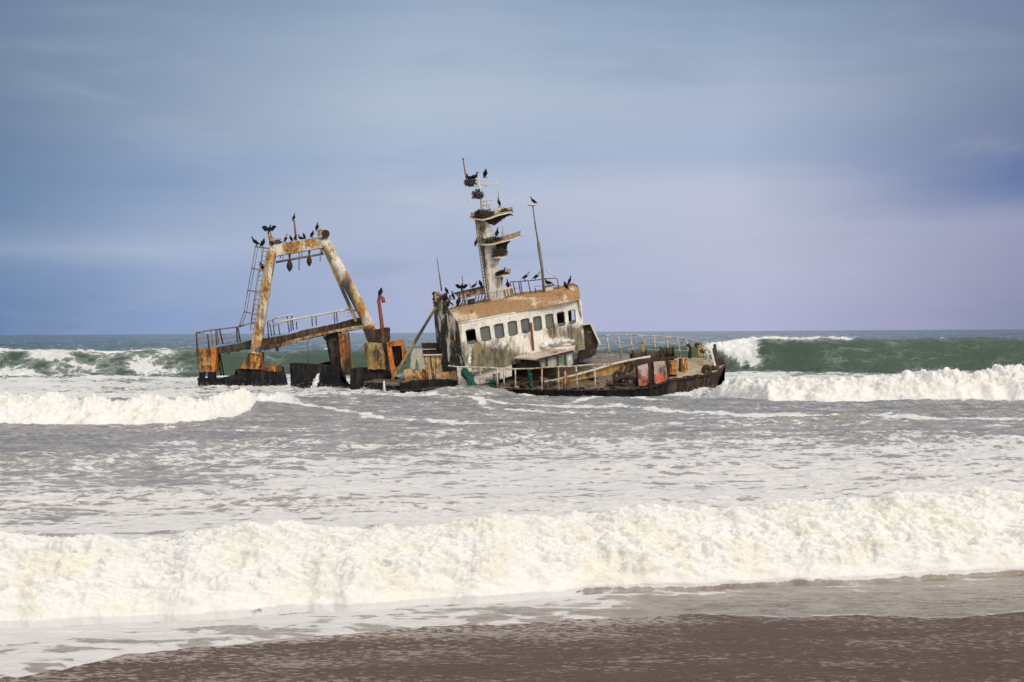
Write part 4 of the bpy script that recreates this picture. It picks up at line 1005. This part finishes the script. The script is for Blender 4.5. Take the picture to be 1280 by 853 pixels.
# --- a bore of white water: foot line, height, length
def bore(ufun_y, Hf, on, Lf=1.2, back=6.0, seed=0, rough=.22, tail=.6, n=.55):
    a,b = ufun_y; base = np.interp(us, a, b)
    lo,hi = base.min()-4, base.max()+back+9
    i = sub((rows>lo-6)&(rows<hi+4)); sl = slice(i[0], i[-1]+1); x,y,u = Xg[sl],Yg[sl],Uu[sl]
    k = np.interp(u,*on)
    w = y - np.interp(u,a,b); w = w + n*fbm(x*.35,y*.12+seed,3,seed+1)*2.0 + .9*n*fbm(x*1.1,y*.9,4,seed+2)*sst(-.6,.6,w)
    h = np.interp(u,*Hf)*(1+.34*fbm(x*.22,y*.1,3,seed+3)+.30*fbm(x*.9,y*.9,3,seed+4))
    p = np.clip(w/Lf,0,1); p = (1-(1-p)**2.2)
    bk = 1 - (1-tail*.4)*sst(Lf*1.1,back,w)
    pr = p*bk*k*np.exp(-np.maximum(w-back,0)/3.0)
    f = sst(-.05,.12,w)*(1-sst(back*.55,back,w)*(1-tail))*k
    f = np.where(w > back, f*np.exp(-(w-back)/4.0), f)
    yy = y*.8 + pr*h*1.3
    bl = billow(x*.8,yy*.8,5,seed+5,.62)
    b2_ = fbm(x*2.0,yy*2.0,4,seed+6,.6)
    z[sl] += (h*pr + ((bl-.35)*rough*2.6+b2_*rough*.7)*pr*np.exp(-np.maximum(w-back*.6,0)/2)).astype(np.float32)
    f = f*1.35 - .9*np.maximum(0,fbm(x*.45,yy*.7,4,seed+9)-.10)*sst(.3,1.2,w)
    foam[sl] = np.maximum(foam[sl]*(1-.6*k*sst(0,1,w)*(1-sst(back*.7,back*1.2,w))), np.clip(f,0,1.15))
    return sl, w
# left white water
bore(([-.62,-.32,-.22,-.19,-.165,-.14,0],[60,62,62,65,71,80,90]), ([-.62,-.32,-.27,-.23,-.18,-.14],[1.05,1.0,.85,.80,.62,.4]), ([-.62,-.19,-.165,-.14,-.125],[1,1,.95,.55,0]), 3.4, 8.0, 51, .30, .55)
# right white water
bore(([0,.115,.13,.16,.32,.62],[92,92,86,80.5,78.5,77]), ([.12,.14,.2,.27,.32,.62],[.55,.8,1.05,1.2,1.35,1.3]), ([.112,.128,.14,.62],[0,.75,1,1]), 2.6, 5.5, 61, .30, .8)
# low dark swell at the open end of the left bore, humps and hollows round the wreck
def hump(X0,Y0,rx,ry,h,rot=0):
    i = sub((rows>Y0-3.2*ry)&(rows<Y0+3.2*ry)); sl = slice(i[0], i[-1]+1)
    dx = Xg[sl]-X0; dy = Yg[sl]-Y0; c,s = math.cos(rot),math.sin(rot); a=(dx*c+dy*s)/rx; b_=(-dx*s+dy*c)/ry
    z[sl] += h*np.exp(-(a*a+b_*b_))
hump(-12.2,73,3.4,1.5,.55,.2); hump(-17,98.5,7,4,.06); hump(7,91,9,3.2,-.40); hump(-1.6,75.5,.9,.6,.30); hump(-12.5,97,4,2.2,.08); hump(-2.4,91.6,2.6,1.5,.62)
hump(10.5,76,6,1.2,.22); hump(2.0,84,6,1.0,.18); hump(-5.5,82,7,1.3,.2)
def streak(pts, wd, s, seed):
    """a drifting foam line: (X,Y) points"""
    X0 = np.array([p[0] for p in pts]); Y0 = np.array([p[1] for p in pts])
    i = sub((rows>Y0.min()-10)&(rows<Y0.max()+10)); sl = slice(i[0], i[-1]+1); x,y = Xg[sl],Yg[sl]
    k = sst(X0.min()-2,X0.min()+1.5,x)*(1-sst(X0.max()-1.5,X0.max()+2,x))
    dd = (y-np.interp(x,X0,Y0)+1.3*wd*fbm(x*.4,y*.5,3,seed))/wd
    foam[sl] = np.maximum(foam[sl], k*s*np.exp(-dd*dd))
def SP(px,py):
    p = P(px,py,80); d = (p-Vector((0,0,HC))); t = HC/-d.z; q = Vector((0,0,HC))+d*t; return q.x,q.y
streak([(P(x_,490,92).x, Y_) for x_,Y_ in ((560,92.6),(660,92.2),(740,92.0),(812,92.1),(858,92.7),(885,94.2))], .45,.85,69)
streak([SP(365,505),SP(420,514),SP(480,524),SP(560,531),SP(620,535)], 1.1,.80,71)
streak([SP(380,500),SP(450,506),SP(520,512)], .9,.5,72)
streak([SP(470,497),SP(540,496),SP(640,507),SP(720,511),SP(800,512)], 2.0,.72,73)
streak([SP(560,505),SP(640,516),SP(760,521)], 1.2,.62,74)
streak([SP(740,507),SP(830,516),SP(930,521),SP(1080,524),SP(1300,526)], 1.5,.80,75)
streak([SP(870,545),SP(960,546),SP(1080,547)], .5,.55,76)
streak([SP(700,505),SP(760,499),SP(850,502)], .9,.7,77)
streak([SP(240,487),SP(300,489),SP(350,491),SP(450,487),SP(480,490)], 2.0,.72,78)
streak([SP(900,500),SP(960,512),SP(1100,516)], .8,.5,79)

def wash(pts, wd, hgt, seed, s=1.0):
    """white water piling up against the wreck along (X,Y) points"""
    X0 = np.array([p[0] for p in pts]); Y0 = np.array([p[1] for p in pts])
    i = sub((rows>Y0.min()-6)&(rows<Y0.max()+6)); sl = slice(i[0], i[-1]+1); x,y = Xg[sl],Yg[sl]
    k = sst(X0.min()-1.2,X0.min()+.4,x)*(1-sst(X0.max()-.4,X0.max()+1.2,x))
    dd = (y-np.interp(x,X0,Y0))/wd
    m = np.clip(.45+1.5*fbm(x*.45,y*.3,3,seed),0,1.2)*k
    e = m*np.exp(-dd*dd*np.where(dd>0,.4,1.0))
    z[sl] += hgt*e*(.6+1.1*billow(x*1.6,y*1.6,4,seed+1))
    foam[sl] = np.maximum(foam[sl], np.clip(e*1.5,0,1.05)*s)
def HX(px,Y): return (P(px,490,Y).x, Y)
wash([HX(244,100.2),HX(300,100.2),HX(352,100.2)], .55,.14,141)
wash([HX(352,99.5),HX(400,99.6),HX(440,99.4),HX(462,96.2)], .75,.26,144)
wash([HX(462,95.4),HX(505,95.4),HX(508,93.6),HX(560,93.4)], .45,.20,147)
wash([HX(660,92.5),HX(740,92.3),HX(800,92.4)], .35,.07,150,.9)
wash([HX(840,92.9),HX(870,93.8),HX(892,95.2),HX(905,96.5)], .7,.40,153)
# --- lace between the bores and the shore breaker
i = sub((rows>24)&(rows<84)); sl = slice(i[0], i[-1]+1); x,y,u = Xg[sl],Yg[sl],Uu[sl]
den = np.interp(y,[24,31,36,41,47,52,60,72,84],[.70,.64,.61,.57,.50,.40,.35,.32,.30])
side = np.interp(u,[-.33,-.2,-.05,.15,.33],[-.13,-.05,.03,.07,.07])*sst(66,50,y)
den = np.clip(den+side+.34*fbm(x*.15,y*.45,4,81),0,.68)
foam[sl] = np.maximum(foam[sl], den)

# --- the shore breaker
i = sub((rows>=15)&(rows<36)); sl = slice(i[0], i[-1]+1); x,y,u,vv = Xg[sl],Yg[sl],Uu[sl],v[sl]
w = vv + .34*fbm(u*16,vv*.25,3,91)*1.5 + .10*fbm(u*60,vv*1.6,3,92)
Hs = (.90 + .13*fbm(u*10,u*0,3,93)*2 + .06*fbm(u*34,u*0,3,94))
pr = np.interp(w,[-.05,0,.06,.2,.45,.9,1.4,1.9,2.3,3.0,4.2,6.5,9.0],[0,.015,.13,.30,.50,.72,.90,1.0,.97,.72,.42,.16,0])
body = pr*Hs
fm = sst(-.04,.10,w)*(1-sst(2.3,3.1,w+.6*fbm(x*.7,y*.9,3,95)))
b1 = billow(x*.95,y*.95 + body*1.2,5,96,.60); b2 = fbm(x*2.0,y*2.0+body*2.0,5,97,.56); b3 = billow(x*6.5,y*6.5+body*7,4,98,.6)
amp = fm*sst(.0,.5,body)
z[sl] = z[sl]*(1-.6*fm) + body + (b1-.36)*.26*amp + b2*.075*amp + (b3-.35)*.014*fm*sst(0,.12,body)
Yg[sl] -= (amp*((b1-.36)*.24 + b2*.08 + (b3-.35)*.02)).astype(np.float32)
foam[sl] = np.maximum(foam[sl]*sst(2.0,3.6,w), fm*1.2)
foam[sl] = np.maximum(foam[sl], (.80*np.exp(-np.maximum(w-3,0)/12)+.26*fbm(x*.5,y*.9,3,90))*sst(1.9,2.8,w)*(1-sst(9,13,w)))
# gaps where the back of the wave stays glassy
gp = np.exp(-((u+.262)/.040)**2)*np.exp(-((w-3.2)/.7)**2)
foam[sl] *= 1-.95*gp
holes = sst(.13,.28,fbm(x*.9,y*1.6,4,99)-.0)*sst(1.3,2.0,w)*(1-sst(3.0,4.2,w))
foam[sl] *= 1-.6*holes
# apron of foam and thin water running up in front
swE = np.interp(u,[-.62,-.32,-.22,-.1065,0,.1065,.26,.32,.62],[-5.0,-3.2,-2.25,-1.8,-2.0,-2.5,-4.1,-4.0,-6.0]) + (.34*fbm(u*14,u*0,4,101)+.10*fbm(u*60,u*0,3,102))*2
front_den = np.interp(u,[-.33,-.2,-.1,.05,.1,.16,.33],[.80,.74,.66,.58,.42,.30,.26])
run = (w<.02)
fd = front_den*np.where(vv>swE*.42,1,.78) + .42*fbm(u*26,vv*1.5,4,103)
edge_line = np.exp(-((vv-swE-.06)/.06)**2)*.52
foam[sl] = np.where(run, np.maximum(np.clip(fd,0,.9), edge_line), foam[sl])
foam[sl] = np.maximum(foam[sl], .80*np.exp(-(w/(.04+.22*np.clip(.4+fbm(u*40,w*0,3,119),0,1)))**2)*sst(.09,.0,u))
# sand level and water film
def sandz(yy): return np.where(yy<21,(21-yy)*.035,(21-yy)*.055)
film = (vv - swE)                      # metres inside the swash edge
zf = sandz(y) + np.clip(film*.03,-.25,.035) + .010*sst(0,.4,film)
zs = np.where(film<0, sandz(y)+film*.25-.002, zf)
k = sst(-.35,.0,w)
z[sl] = z[sl]*k + (zs + np.where(film>0, .020*fbm(x*2.2,y*5,4,105)+.010*fbm(x*7,y*12,2,106),0)*sst(0,.5,film))*(1-k) + np.where(k>0, sandz(y)*k*sst(1.5,0,w)*.7,0)
# turbidity: sand stirred up towards the beach
turb = np.interp(Yg,[15,22,27,45,65,95,125,140],[1.0,1.0,.86,.70,.55,.40,.12,0]).astype(np.float32)
turb = np.clip(turb + .15*fbm(Xg*.03,Yg*.05,2,111)*(Yg<140),0,1)
aer = np.clip(np.interp(Yg,[18,23,26,34],[0,0,.4,0]),0,1)

n = nr*nu
cov = np.stack([Xg,Yg,z],-1).reshape(-1,3).astype(np.float32)
idx = np.arange(n,dtype=np.int32).reshape(nr,nu)
q = np.stack([idx[:-1,:-1],idx[:-1,1:],idx[1:,1:],idx[1:,:-1]],-1).reshape(-1,4)
me = bpy.data.meshes.new('sea'); me.vertices.add(n); me.vertices.foreach_set('co',cov.ravel())
me.loops.add(q.size); me.loops.foreach_set('vertex_index',q.ravel())
me.polygons.add(len(q)); me.polygons.foreach_set('loop_start',np.arange(0,q.size,4,dtype=np.int32))
me.polygons.foreach_set('use_smooth',np.ones(len(q),dtype=bool))
me.update(calc_edges=False)
for nm,a in (('foam',foam),('turb',turb)):
    at = me.attributes.new(nm,'FLOAT','POINT'); at.data.foreach_set('value',np.ascontiguousarray(a,dtype=np.float32).ravel())
sea = bpy.data.objects.new('sea',me); C.objects.link(sea); tag(sea,kind='structure')

# material of the sea
m_sea, nt, b = new_mat('sea_water')
pos = nt.new('ShaderNodeNewGeometry').outputs['Position']
fo = nt.attr('foam').outputs['Fac']; tu = nt.attr('turb').outputs['Fac']
sx = nt.new('ShaderNodeSeparateXYZ'); nt.put(sx.inputs[0],pos); py_ = sx.outputs[1]
wp = nt.map(pos,(1,1,1))
n1 = nt.noise(nt.map(pos,(.36,1.05,.8)),1.1,8,.66,.6); n2 = nt.noise(nt.map(pos,(1.0,2.0,1.6)),1.7,7,.66,.8)
vo = nt.new('ShaderNodeTexVoronoi',feature='DISTANCE_TO_EDGE'); 
wv = nt.new('ShaderNodeVectorMath',operation='ADD'); nt.put(wv.inputs[0],nt.map(pos,(.55,1.2,1)))
nv = nt.new('ShaderNodeTexNoise'); nt.put(nv.inputs['Vector'],pos); nv.inputs['Scale'].default_value=.9; nv.inputs['Detail'].default_value=4
vs_ = nt.new('ShaderNodeVectorMath',operation='SCALE'); nt.put(vs_.inputs[0],nv.outputs['Color']); vs_.inputs['Scale'].default_value=1.3
nt.put(wv.inputs[1],vs_.outputs[0]); nt.put(vo.inputs['Vector'],wv.outputs[0]); vo.inputs['Scale'].default_value=1.25
lace = nt.math('SUBTRACT',1.0,nt.math('MULTIPLY',vo.outputs['Distance'],2.4,clamp=True))
vo2 = nt.new('ShaderNodeTexVoronoi',feature='DISTANCE_TO_EDGE'); nt.put(vo2.inputs['Vector'],wv.outputs[0]); vo2.inputs['Scale'].default_value=3.1
lace2 = nt.math('SUBTRACT',1.0,nt.math('MULTIPLY',vo2.outputs['Distance'],2.4,clamp=True))
pat = nt.math('ADD',nt.math('MULTIPLY',n1,.44),nt.math('MULTIPLY',n2,.26))
pat = nt.math('ADD',pat,nt.math('ADD',nt.math('MULTIPLY',lace,.17),nt.math('MULTIPLY',lace2,.13)))
thr = nt.math('SUBTRACT',.84,nt.math('MULTIPLY',fo,.60))
dlt = nt.math('SUBTRACT',pat,thr)
fmask = nt.step(dlt,-.035,.060)
soft = nt.math('MULTIPLY',nt.step(dlt,-.26,.05),.34)
fmask = nt.math('MAXIMUM',fmask,soft)
fmask = nt.math('MULTIPLY',fmask,nt.step(fo,.02,.15))
fmask = nt.math('MULTIPLY',fmask,nt.math('ADD',.80,nt.math('MULTIPLY',nt.step(fo,.75,1.0),.20)))
wc = nt.new('ShaderNodeValToRGB'); nt.put(wc.inputs[0],tu)
cr = wc.color_ramp; cr.elements[0].position=0; cr.elements[0].color=(.030,.058,.040,1); cr.elements[1].position=1; cr.elements[1].color=(.135,.095,.072,1)
for p_,c_ in ((.3,(.05,.075,.062,1)),(.50,(.150,.142,.142,1)),(.75,(.195,.170,.165,1)),(.9,(.20,.165,.125,1))):
    e=cr.elements.new(p_); e.color=c_
fc = nt.mix(nt.step(nt.noise(pos,1.1,5,.6,.5),.34,.56),(.645,.625,.555),(.66,.652,.64))
fc = nt.mix(nt.step(fo,1.0,1.12),(.66,.645,.645),fc)
fc = nt.mix(nt.step(tu,.45,.1),fc,(.655,.66,.66))
col = nt.mix(fmask,wc.outputs[0],fc)
nt.put(b.inputs['Base Color'],col)
far = nt.step(py_,60,700)
nt.put(b.inputs['Roughness'],nt.math('ADD',nt.math('MULTIPLY',fmask,.55),nt.math('ADD',.10,nt.math('MULTIPLY',far,.05)),clamp=True))
nt.put(b.inputs['Specular IOR Level'],nt.math('SUBTRACT',.5,nt.math('MULTIPLY',fmask,.42)))
b.inputs['IOR'].default_value=1.333
rp = nt.noise(nt.map(pos,(1.0,2.2,1)),3.2,6,.6,.3); rp2 = nt.noise(nt.map(pos,(.22,.6,1)),2.0,5,.6)
hh = nt.math('ADD',nt.math('MULTIPLY',rp,.05),nt.math('MULTIPLY',rp2,.16))
hh = nt.math('ADD',hh,nt.math('MULTIPLY',nt.math('MULTIPLY',fmask,n2),.06))
farn = nt.noise(nt.map(pos,(.6,1.6,1)),.010,9,.52,.3)
hh = nt.math('ADD',hh,nt.math('MULTIPLY',nt.math('MULTIPLY',farn,nt.step(py_,147,175)),14.0))
fb_ = nt.noise(pos,9,6,.65,.5)
hh = nt.math('ADD',hh,nt.math('MULTIPLY',nt.math('MULTIPLY',fmask,fb_),.028))
nt.put(b.inputs['Normal'],nt.bump(hh,.75,1.0))
nt.put(b.inputs['Subsurface Weight'],nt.math('MULTIPLY',fmask,.55)); b.inputs['Subsurface Radius'].default_value=(1,1,.95); b.inputs['Subsurface Scale'].default_value=.16
me.materials.append(m_sea)

# ------------------------------------------------------------------ wet sand
xs = np.concatenate([np.linspace(-60,-9,18)[:-1],np.linspace(-9,10,330),np.linspace(10,60,18)[1:]]); ys = np.concatenate([np.linspace(-40,13,20)[:-1],np.linspace(13,24,380),np.linspace(24,60,10)[1:]])
XX,YY = np.meshgrid(xs.astype(np.float32),ys.astype(np.float32))
ZZ = sandz(YY) + .010*fbm(XX*.7,YY*1.6,3,121) + .004*fbm(XX*3,YY*7,3,122)
n=XX.size; idx=np.arange(n,dtype=np.int32).reshape(XX.shape); q=np.stack([idx[:-1,:-1],idx[:-1,1:],idx[1:,1:],idx[1:,:-1]],-1).reshape(-1,4)
ms = bpy.data.meshes.new('sand'); ms.from_pydata(np.stack([XX,YY,ZZ],-1).reshape(-1,3).tolist(),[],q.tolist())
for p in ms.polygons: p.use_smooth=True
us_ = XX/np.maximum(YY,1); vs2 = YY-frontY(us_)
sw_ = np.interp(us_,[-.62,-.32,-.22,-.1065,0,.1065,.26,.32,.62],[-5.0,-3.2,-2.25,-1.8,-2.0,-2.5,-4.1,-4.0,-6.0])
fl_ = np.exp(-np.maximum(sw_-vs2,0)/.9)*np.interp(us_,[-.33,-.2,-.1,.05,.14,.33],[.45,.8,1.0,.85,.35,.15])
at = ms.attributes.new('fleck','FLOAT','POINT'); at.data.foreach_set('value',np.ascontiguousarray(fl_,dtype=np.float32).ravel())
sand = bpy.data.objects.new('sand',ms); C.objects.link(sand); tag(sand,kind='structure')
m_sand, nt, b = new_mat('wet_sand')
pos = nt.coord()
a1 = nt.noise(nt.map(pos,(1,2,1)),1.1,6,.6); g1 = nt.noise(pos,160,3,.6)
base = nt.mix(nt.step(a1,.35,.65),(.074,.038,.021),(.104,.058,.034)); base = nt.mix(nt.math('MULTIPLY',g1,.5),base,(.036,.022,.016))
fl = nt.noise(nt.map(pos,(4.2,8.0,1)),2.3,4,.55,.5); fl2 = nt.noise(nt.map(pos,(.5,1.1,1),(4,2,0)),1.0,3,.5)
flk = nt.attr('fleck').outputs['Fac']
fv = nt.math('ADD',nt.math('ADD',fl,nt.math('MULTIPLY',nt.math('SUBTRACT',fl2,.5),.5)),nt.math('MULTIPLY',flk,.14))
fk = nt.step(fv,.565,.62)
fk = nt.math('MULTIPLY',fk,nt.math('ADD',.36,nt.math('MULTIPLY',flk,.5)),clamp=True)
col = nt.mix(fk,base,(.50,.43,.39))  # pale flecks: foam bits, plus sky glints painted into the sand colour
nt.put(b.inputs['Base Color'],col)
nt.put(b.inputs['Roughness'],nt.math('ADD',.30,nt.math('MULTIPLY',a1,.2))); b.inputs['IOR'].default_value=1.333; b.inputs['Specular IOR Level'].default_value=.13
r1 = nt.noise(nt.map(pos,(2.2,5.5,1)),2.2,6,.62,.3)
nt.put(b.inputs['Normal'],nt.bump(nt.math('ADD',nt.math('MULTIPLY',r1,.055),nt.math('MULTIPLY',fk,.02)),.8,1.0))
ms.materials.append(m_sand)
# ------------------------------------------------------------------ spray thrown up by the breakers (uncountable droplets, one object each breaker line)
m_spray, nt, b = new_mat('spray')
nz = nt.noise(nt.coord(),5,2); nt.put(b.inputs['Base Color'],nt.mix(nz,(.66,.65,.62),(.70,.70,.69))); b.inputs['Roughness'].default_value=.6
OCT = np.array([(1,0,0),(-1,0,0),(0,1,0),(0,-1,0),(0,0,1),(0,0,-1)],np.float32)
OF = np.array([(0,2,4),(2,1,4),(1,3,4),(3,0,4),(2,0,5),(1,2,5),(3,1,5),(0,3,5)],np.int32)
def spray(name, cs, rs):
    n=len(cs); sc = rng.uniform(.6,1.5,(n,6,3)).astype(np.float32)
    vv = (cs[:,None,:]+OCT[None]*rs[:,None,None]*sc).reshape(-1,3); ff=(OF[None]+(np.arange(n)*6)[:,None,None]).reshape(-1,3)
    me = bpy.data.meshes.new(name); me.vertices.add(len(vv)); me.vertices.foreach_set('co',vv.astype(np.float32).ravel())
    me.loops.add(ff.size); me.loops.foreach_set('vertex_index',ff.ravel()); me.polygons.add(len(ff)); me.polygons.foreach_set('loop_start',np.arange(0,ff.size,3,dtype=np.int32))
    me.polygons.foreach_set('use_smooth',np.ones(len(ff),dtype=bool)); me.update(calc_edges=True); me.materials.append(m_spray)
    o = bpy.data.objects.new(name,me); C.objects.link(o); tag(o,'fine white droplets flung up along the breaking wave crests','spray',kind='stuff')
cs=[];rs=[]
fm_=foam; 
def throw(mask_rows, cond, count, up, rmin, rmax, spread=.15, clump=.75):
    i = sub(mask_rows); sl=slice(i[0],i[-1]+1); ok = np.argwhere(cond(sl))
    if len(ok)==0: return
    pick = ok[rng.integers(0,len(ok),count)]
    rr,cc = pick[:,0]+i[0],pick[:,1]
    p = np.stack([Xg[rr,cc],Yg[rr,cc],z[rr,cc]],-1)
    cl = np.clip(fbm(p[:,0]*clump,p[:,1]*clump,3,131)*1.6+.5,0,1)
    p[:,2] += (rng.exponential(1,count)*up*cl).astype(np.float32); p[:,:2] += rng.normal(0,spread,(count,2))
    cs.append(p); rs.append(rng.uniform(rmin,rmax,count)*rng.uniform(.5,1,count))
throw((rows>21)&(rows<26), lambda s:(foam[s]>.9)&(v[s]>1.3)&(v[s]<2.5), 70000,.05,.002,.005,.10)
throw((rows>21)&(rows<25), lambda s:(foam[s]>.9)&(v[s]>.2)&(v[s]<1.5), 50000,.02,.002,.0045,.03)
throw((rows>20.5)&(rows<23), lambda s:(foam[s]>.9)&(v[s]>-.05)&(v[s]<.5), 2500,.02,.003,.007,.06)
throw((rows>58)&(rows<75), lambda s:(foam[s]>.85)&(z[s]>.75)&(Uu[s]<-.16), 9000,.09,.006,.020,.2,.5)
throw((rows>77)&(rows<88), lambda s:(foam[s]>.85)&(z[s]>.8)&(Uu[s]>.12), 12000,.10,.006,.022,.2,.5)
throw((rows>136)&(rows<146), lambda s:(foam[s]>.55)&(z[s]>1.7), 6000,.14,.010,.03,.3,.4)
for X_,Y_ in ((-18.5,100),(-16,100),(-13,99.5),(-11.5,99.4),(-10,99.3),(-8,95.3),(11.4,94.6),(12,95.3),(12.6,96)):
    throw((rows>Y_-2)&(rows<Y_+2), lambda s:(foam[s]>.5)&(np.abs(Xg[s]-X_)<1.3), 500,.13,.006,.022,.15,.8)
spray('sea_spray',np.concatenate(cs).astype(np.float32),np.concatenate(rs).astype(np.float32))
# water pouring off the wreck
m_fall, nt, b = new_mat('falling_water')
nz = nt.noise(nt.map(nt.coord(),(9,9,1.2)),2,5); nt.put(b.inputs['Base Color'],nt.mix(nt.step(nz,.35,.65),(.45,.46,.47),(.82,.82,.82))); b.inputs['Roughness'].default_value=.3
def fall(pts, rs_, label):
    bm=bmesh.new(); add_tube(bm,pts,rs_,9)
    for k in range(30):
        t=random.random(); i=min(int(t*(len(pts)-1)),len(pts)-2); f=t*(len(pts)-1)-i; p=pts[i]+(pts[i+1]-pts[i])*f
        add_ball(bm,p+Vector((random.uniform(-1,1),random.uniform(-1,0),random.uniform(-1,1)))*rs_[i]*1.2,rs_[i]*random.uniform(.2,.5),1,(1,1,1.8),.2)
    o=link('water_jet',bm,m_fall,None,True,origin=pts[-1]); tag(o,label,'water jet')
Yf_=YS-.75
fall([P(398,468.5,Yf_+.2),P(397.3,470,Yf_-.1),P(395.5,475,Yf_-.25),P(393.5,481,Yf_-.35),P(392,487,Yf_-.4)],[.085,.09,.13,.17,.16],'widening white water jet pouring from a hole in the dark hull fragment')
fall([P(480,476.5,95.6),P(480.3,482,95.5),P(480.5,489,95.45)],[.05,.06,.09],'thin white trickle falling off the deck ledge left of the bare plates')
fall([P(504.3,477.5,95.5),P(504.6,483,95.45),P(504.8,488,95.4)],[.05,.05,.07],'thin white trickle falling off the deck ledge under the tan plate')
# ------------------------------------------------------------------ overcast sky and a soft sun from the right behind the camera
SUN_EL, SUN_AZ = math.radians(36), math.radians(146)      # azimuth from north (+Y) towards east (+X)
w = bpy.data.worlds.new('World'); SC.world = w; w.use_nodes = True
nt = NT(w.node_tree); bg = nt.n['Background']
sk = nt.new('ShaderNodeTexSky'); sk.sky_type='NISHITA'; sk.sun_disc=False; sk.sun_elevation=SUN_EL; sk.sun_rotation=SUN_AZ
tc = nt.coord('Generated'); sp = nt.new('ShaderNodeSeparateXYZ'); nt.put(sp.inputs[0],tc)
dx,dz,tc_y = sp.outputs[0],sp.outputs[2],sp.outputs[1]
# cloud sheet by elevation and bearing, lens vignette painted into its colours; soft bands
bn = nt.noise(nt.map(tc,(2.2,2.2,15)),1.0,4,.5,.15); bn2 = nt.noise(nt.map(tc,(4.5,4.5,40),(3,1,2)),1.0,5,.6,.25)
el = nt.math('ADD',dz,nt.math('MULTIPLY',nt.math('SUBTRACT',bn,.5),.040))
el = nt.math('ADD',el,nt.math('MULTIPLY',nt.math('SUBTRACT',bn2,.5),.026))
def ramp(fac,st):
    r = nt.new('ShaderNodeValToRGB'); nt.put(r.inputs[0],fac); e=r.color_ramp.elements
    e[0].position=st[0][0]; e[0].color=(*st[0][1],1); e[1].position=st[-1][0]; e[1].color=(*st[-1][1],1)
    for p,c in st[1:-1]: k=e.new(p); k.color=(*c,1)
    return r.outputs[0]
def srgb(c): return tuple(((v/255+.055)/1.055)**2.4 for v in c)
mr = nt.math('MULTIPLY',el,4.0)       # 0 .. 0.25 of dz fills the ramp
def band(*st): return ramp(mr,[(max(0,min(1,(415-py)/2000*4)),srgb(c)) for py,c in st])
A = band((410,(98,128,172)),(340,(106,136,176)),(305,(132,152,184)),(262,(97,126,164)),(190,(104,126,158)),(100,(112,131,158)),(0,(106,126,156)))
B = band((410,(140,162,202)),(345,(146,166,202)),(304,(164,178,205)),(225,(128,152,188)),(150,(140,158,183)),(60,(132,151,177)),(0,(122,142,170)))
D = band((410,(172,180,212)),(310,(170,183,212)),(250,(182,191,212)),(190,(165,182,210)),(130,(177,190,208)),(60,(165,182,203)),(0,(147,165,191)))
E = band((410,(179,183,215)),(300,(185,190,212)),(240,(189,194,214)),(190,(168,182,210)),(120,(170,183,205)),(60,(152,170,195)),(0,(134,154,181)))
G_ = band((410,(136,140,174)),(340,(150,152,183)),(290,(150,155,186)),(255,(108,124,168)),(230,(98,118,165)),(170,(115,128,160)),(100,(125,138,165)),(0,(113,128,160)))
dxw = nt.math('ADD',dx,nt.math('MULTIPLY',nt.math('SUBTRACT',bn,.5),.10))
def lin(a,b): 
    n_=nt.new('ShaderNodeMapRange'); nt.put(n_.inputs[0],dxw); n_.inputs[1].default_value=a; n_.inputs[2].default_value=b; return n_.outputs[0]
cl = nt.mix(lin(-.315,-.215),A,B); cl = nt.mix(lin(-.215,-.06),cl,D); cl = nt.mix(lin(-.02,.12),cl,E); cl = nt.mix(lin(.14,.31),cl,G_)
mot = nt.noise(nt.map(tc,(7,7,34),(1,5,2)),1.0,6,.58,.4)
cl = nt.mix(nt.math('MULTIPLY',nt.step(mot,.50,.80),.18),cl,srgb((190,195,213)))
cl = nt.mix(nt.math('MULTIPLY',nt.step(mot,.50,.20),.22),cl,srgb((112,134,168)))
# brighter, thinner cloud overhead; unseen glow round the sun added as frontal fill
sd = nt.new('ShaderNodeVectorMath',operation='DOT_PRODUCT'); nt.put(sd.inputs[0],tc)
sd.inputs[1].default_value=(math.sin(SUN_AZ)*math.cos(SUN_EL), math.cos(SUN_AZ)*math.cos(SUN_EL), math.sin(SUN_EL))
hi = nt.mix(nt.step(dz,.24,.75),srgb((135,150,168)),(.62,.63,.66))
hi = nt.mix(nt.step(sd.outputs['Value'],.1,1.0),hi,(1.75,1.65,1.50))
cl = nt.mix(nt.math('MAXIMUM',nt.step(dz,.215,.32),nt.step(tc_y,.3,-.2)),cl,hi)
dn = nt.mix(nt.step(dz,-.02,0),(.2,.22,.25),cl)
nis = nt.mix(1.0,sk.outputs[0],(.10,.10,.10),'MULTIPLY')
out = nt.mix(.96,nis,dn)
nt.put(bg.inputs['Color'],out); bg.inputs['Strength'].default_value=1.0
sl_ = bpy.data.lights.new('sun','SUN'); sl_.energy=1.5; sl_.angle=math.radians(12); sl_.color=(1,.95,.88)
so = bpy.data.objects.new('sun',sl_); C.objects.link(so)
dv = Vector((math.sin(SUN_AZ)*math.cos(SUN_EL), math.cos(SUN_AZ)*math.cos(SUN_EL), math.sin(SUN_EL)))
so.rotation_euler = dv.to_track_quat('Z','Y').to_euler(); so.location=(0,0,60)
SC.view_settings.view_transform='Standard'; SC.view_settings.look='None'; SC.view_settings.exposure=0; SC.view_settings.gamma=1
SC.view_settings.use_curve_mapping=False
SC.render.engine='CYCLES'; SC.cycles.max_bounces=5; SC.cycles.use_denoising=True
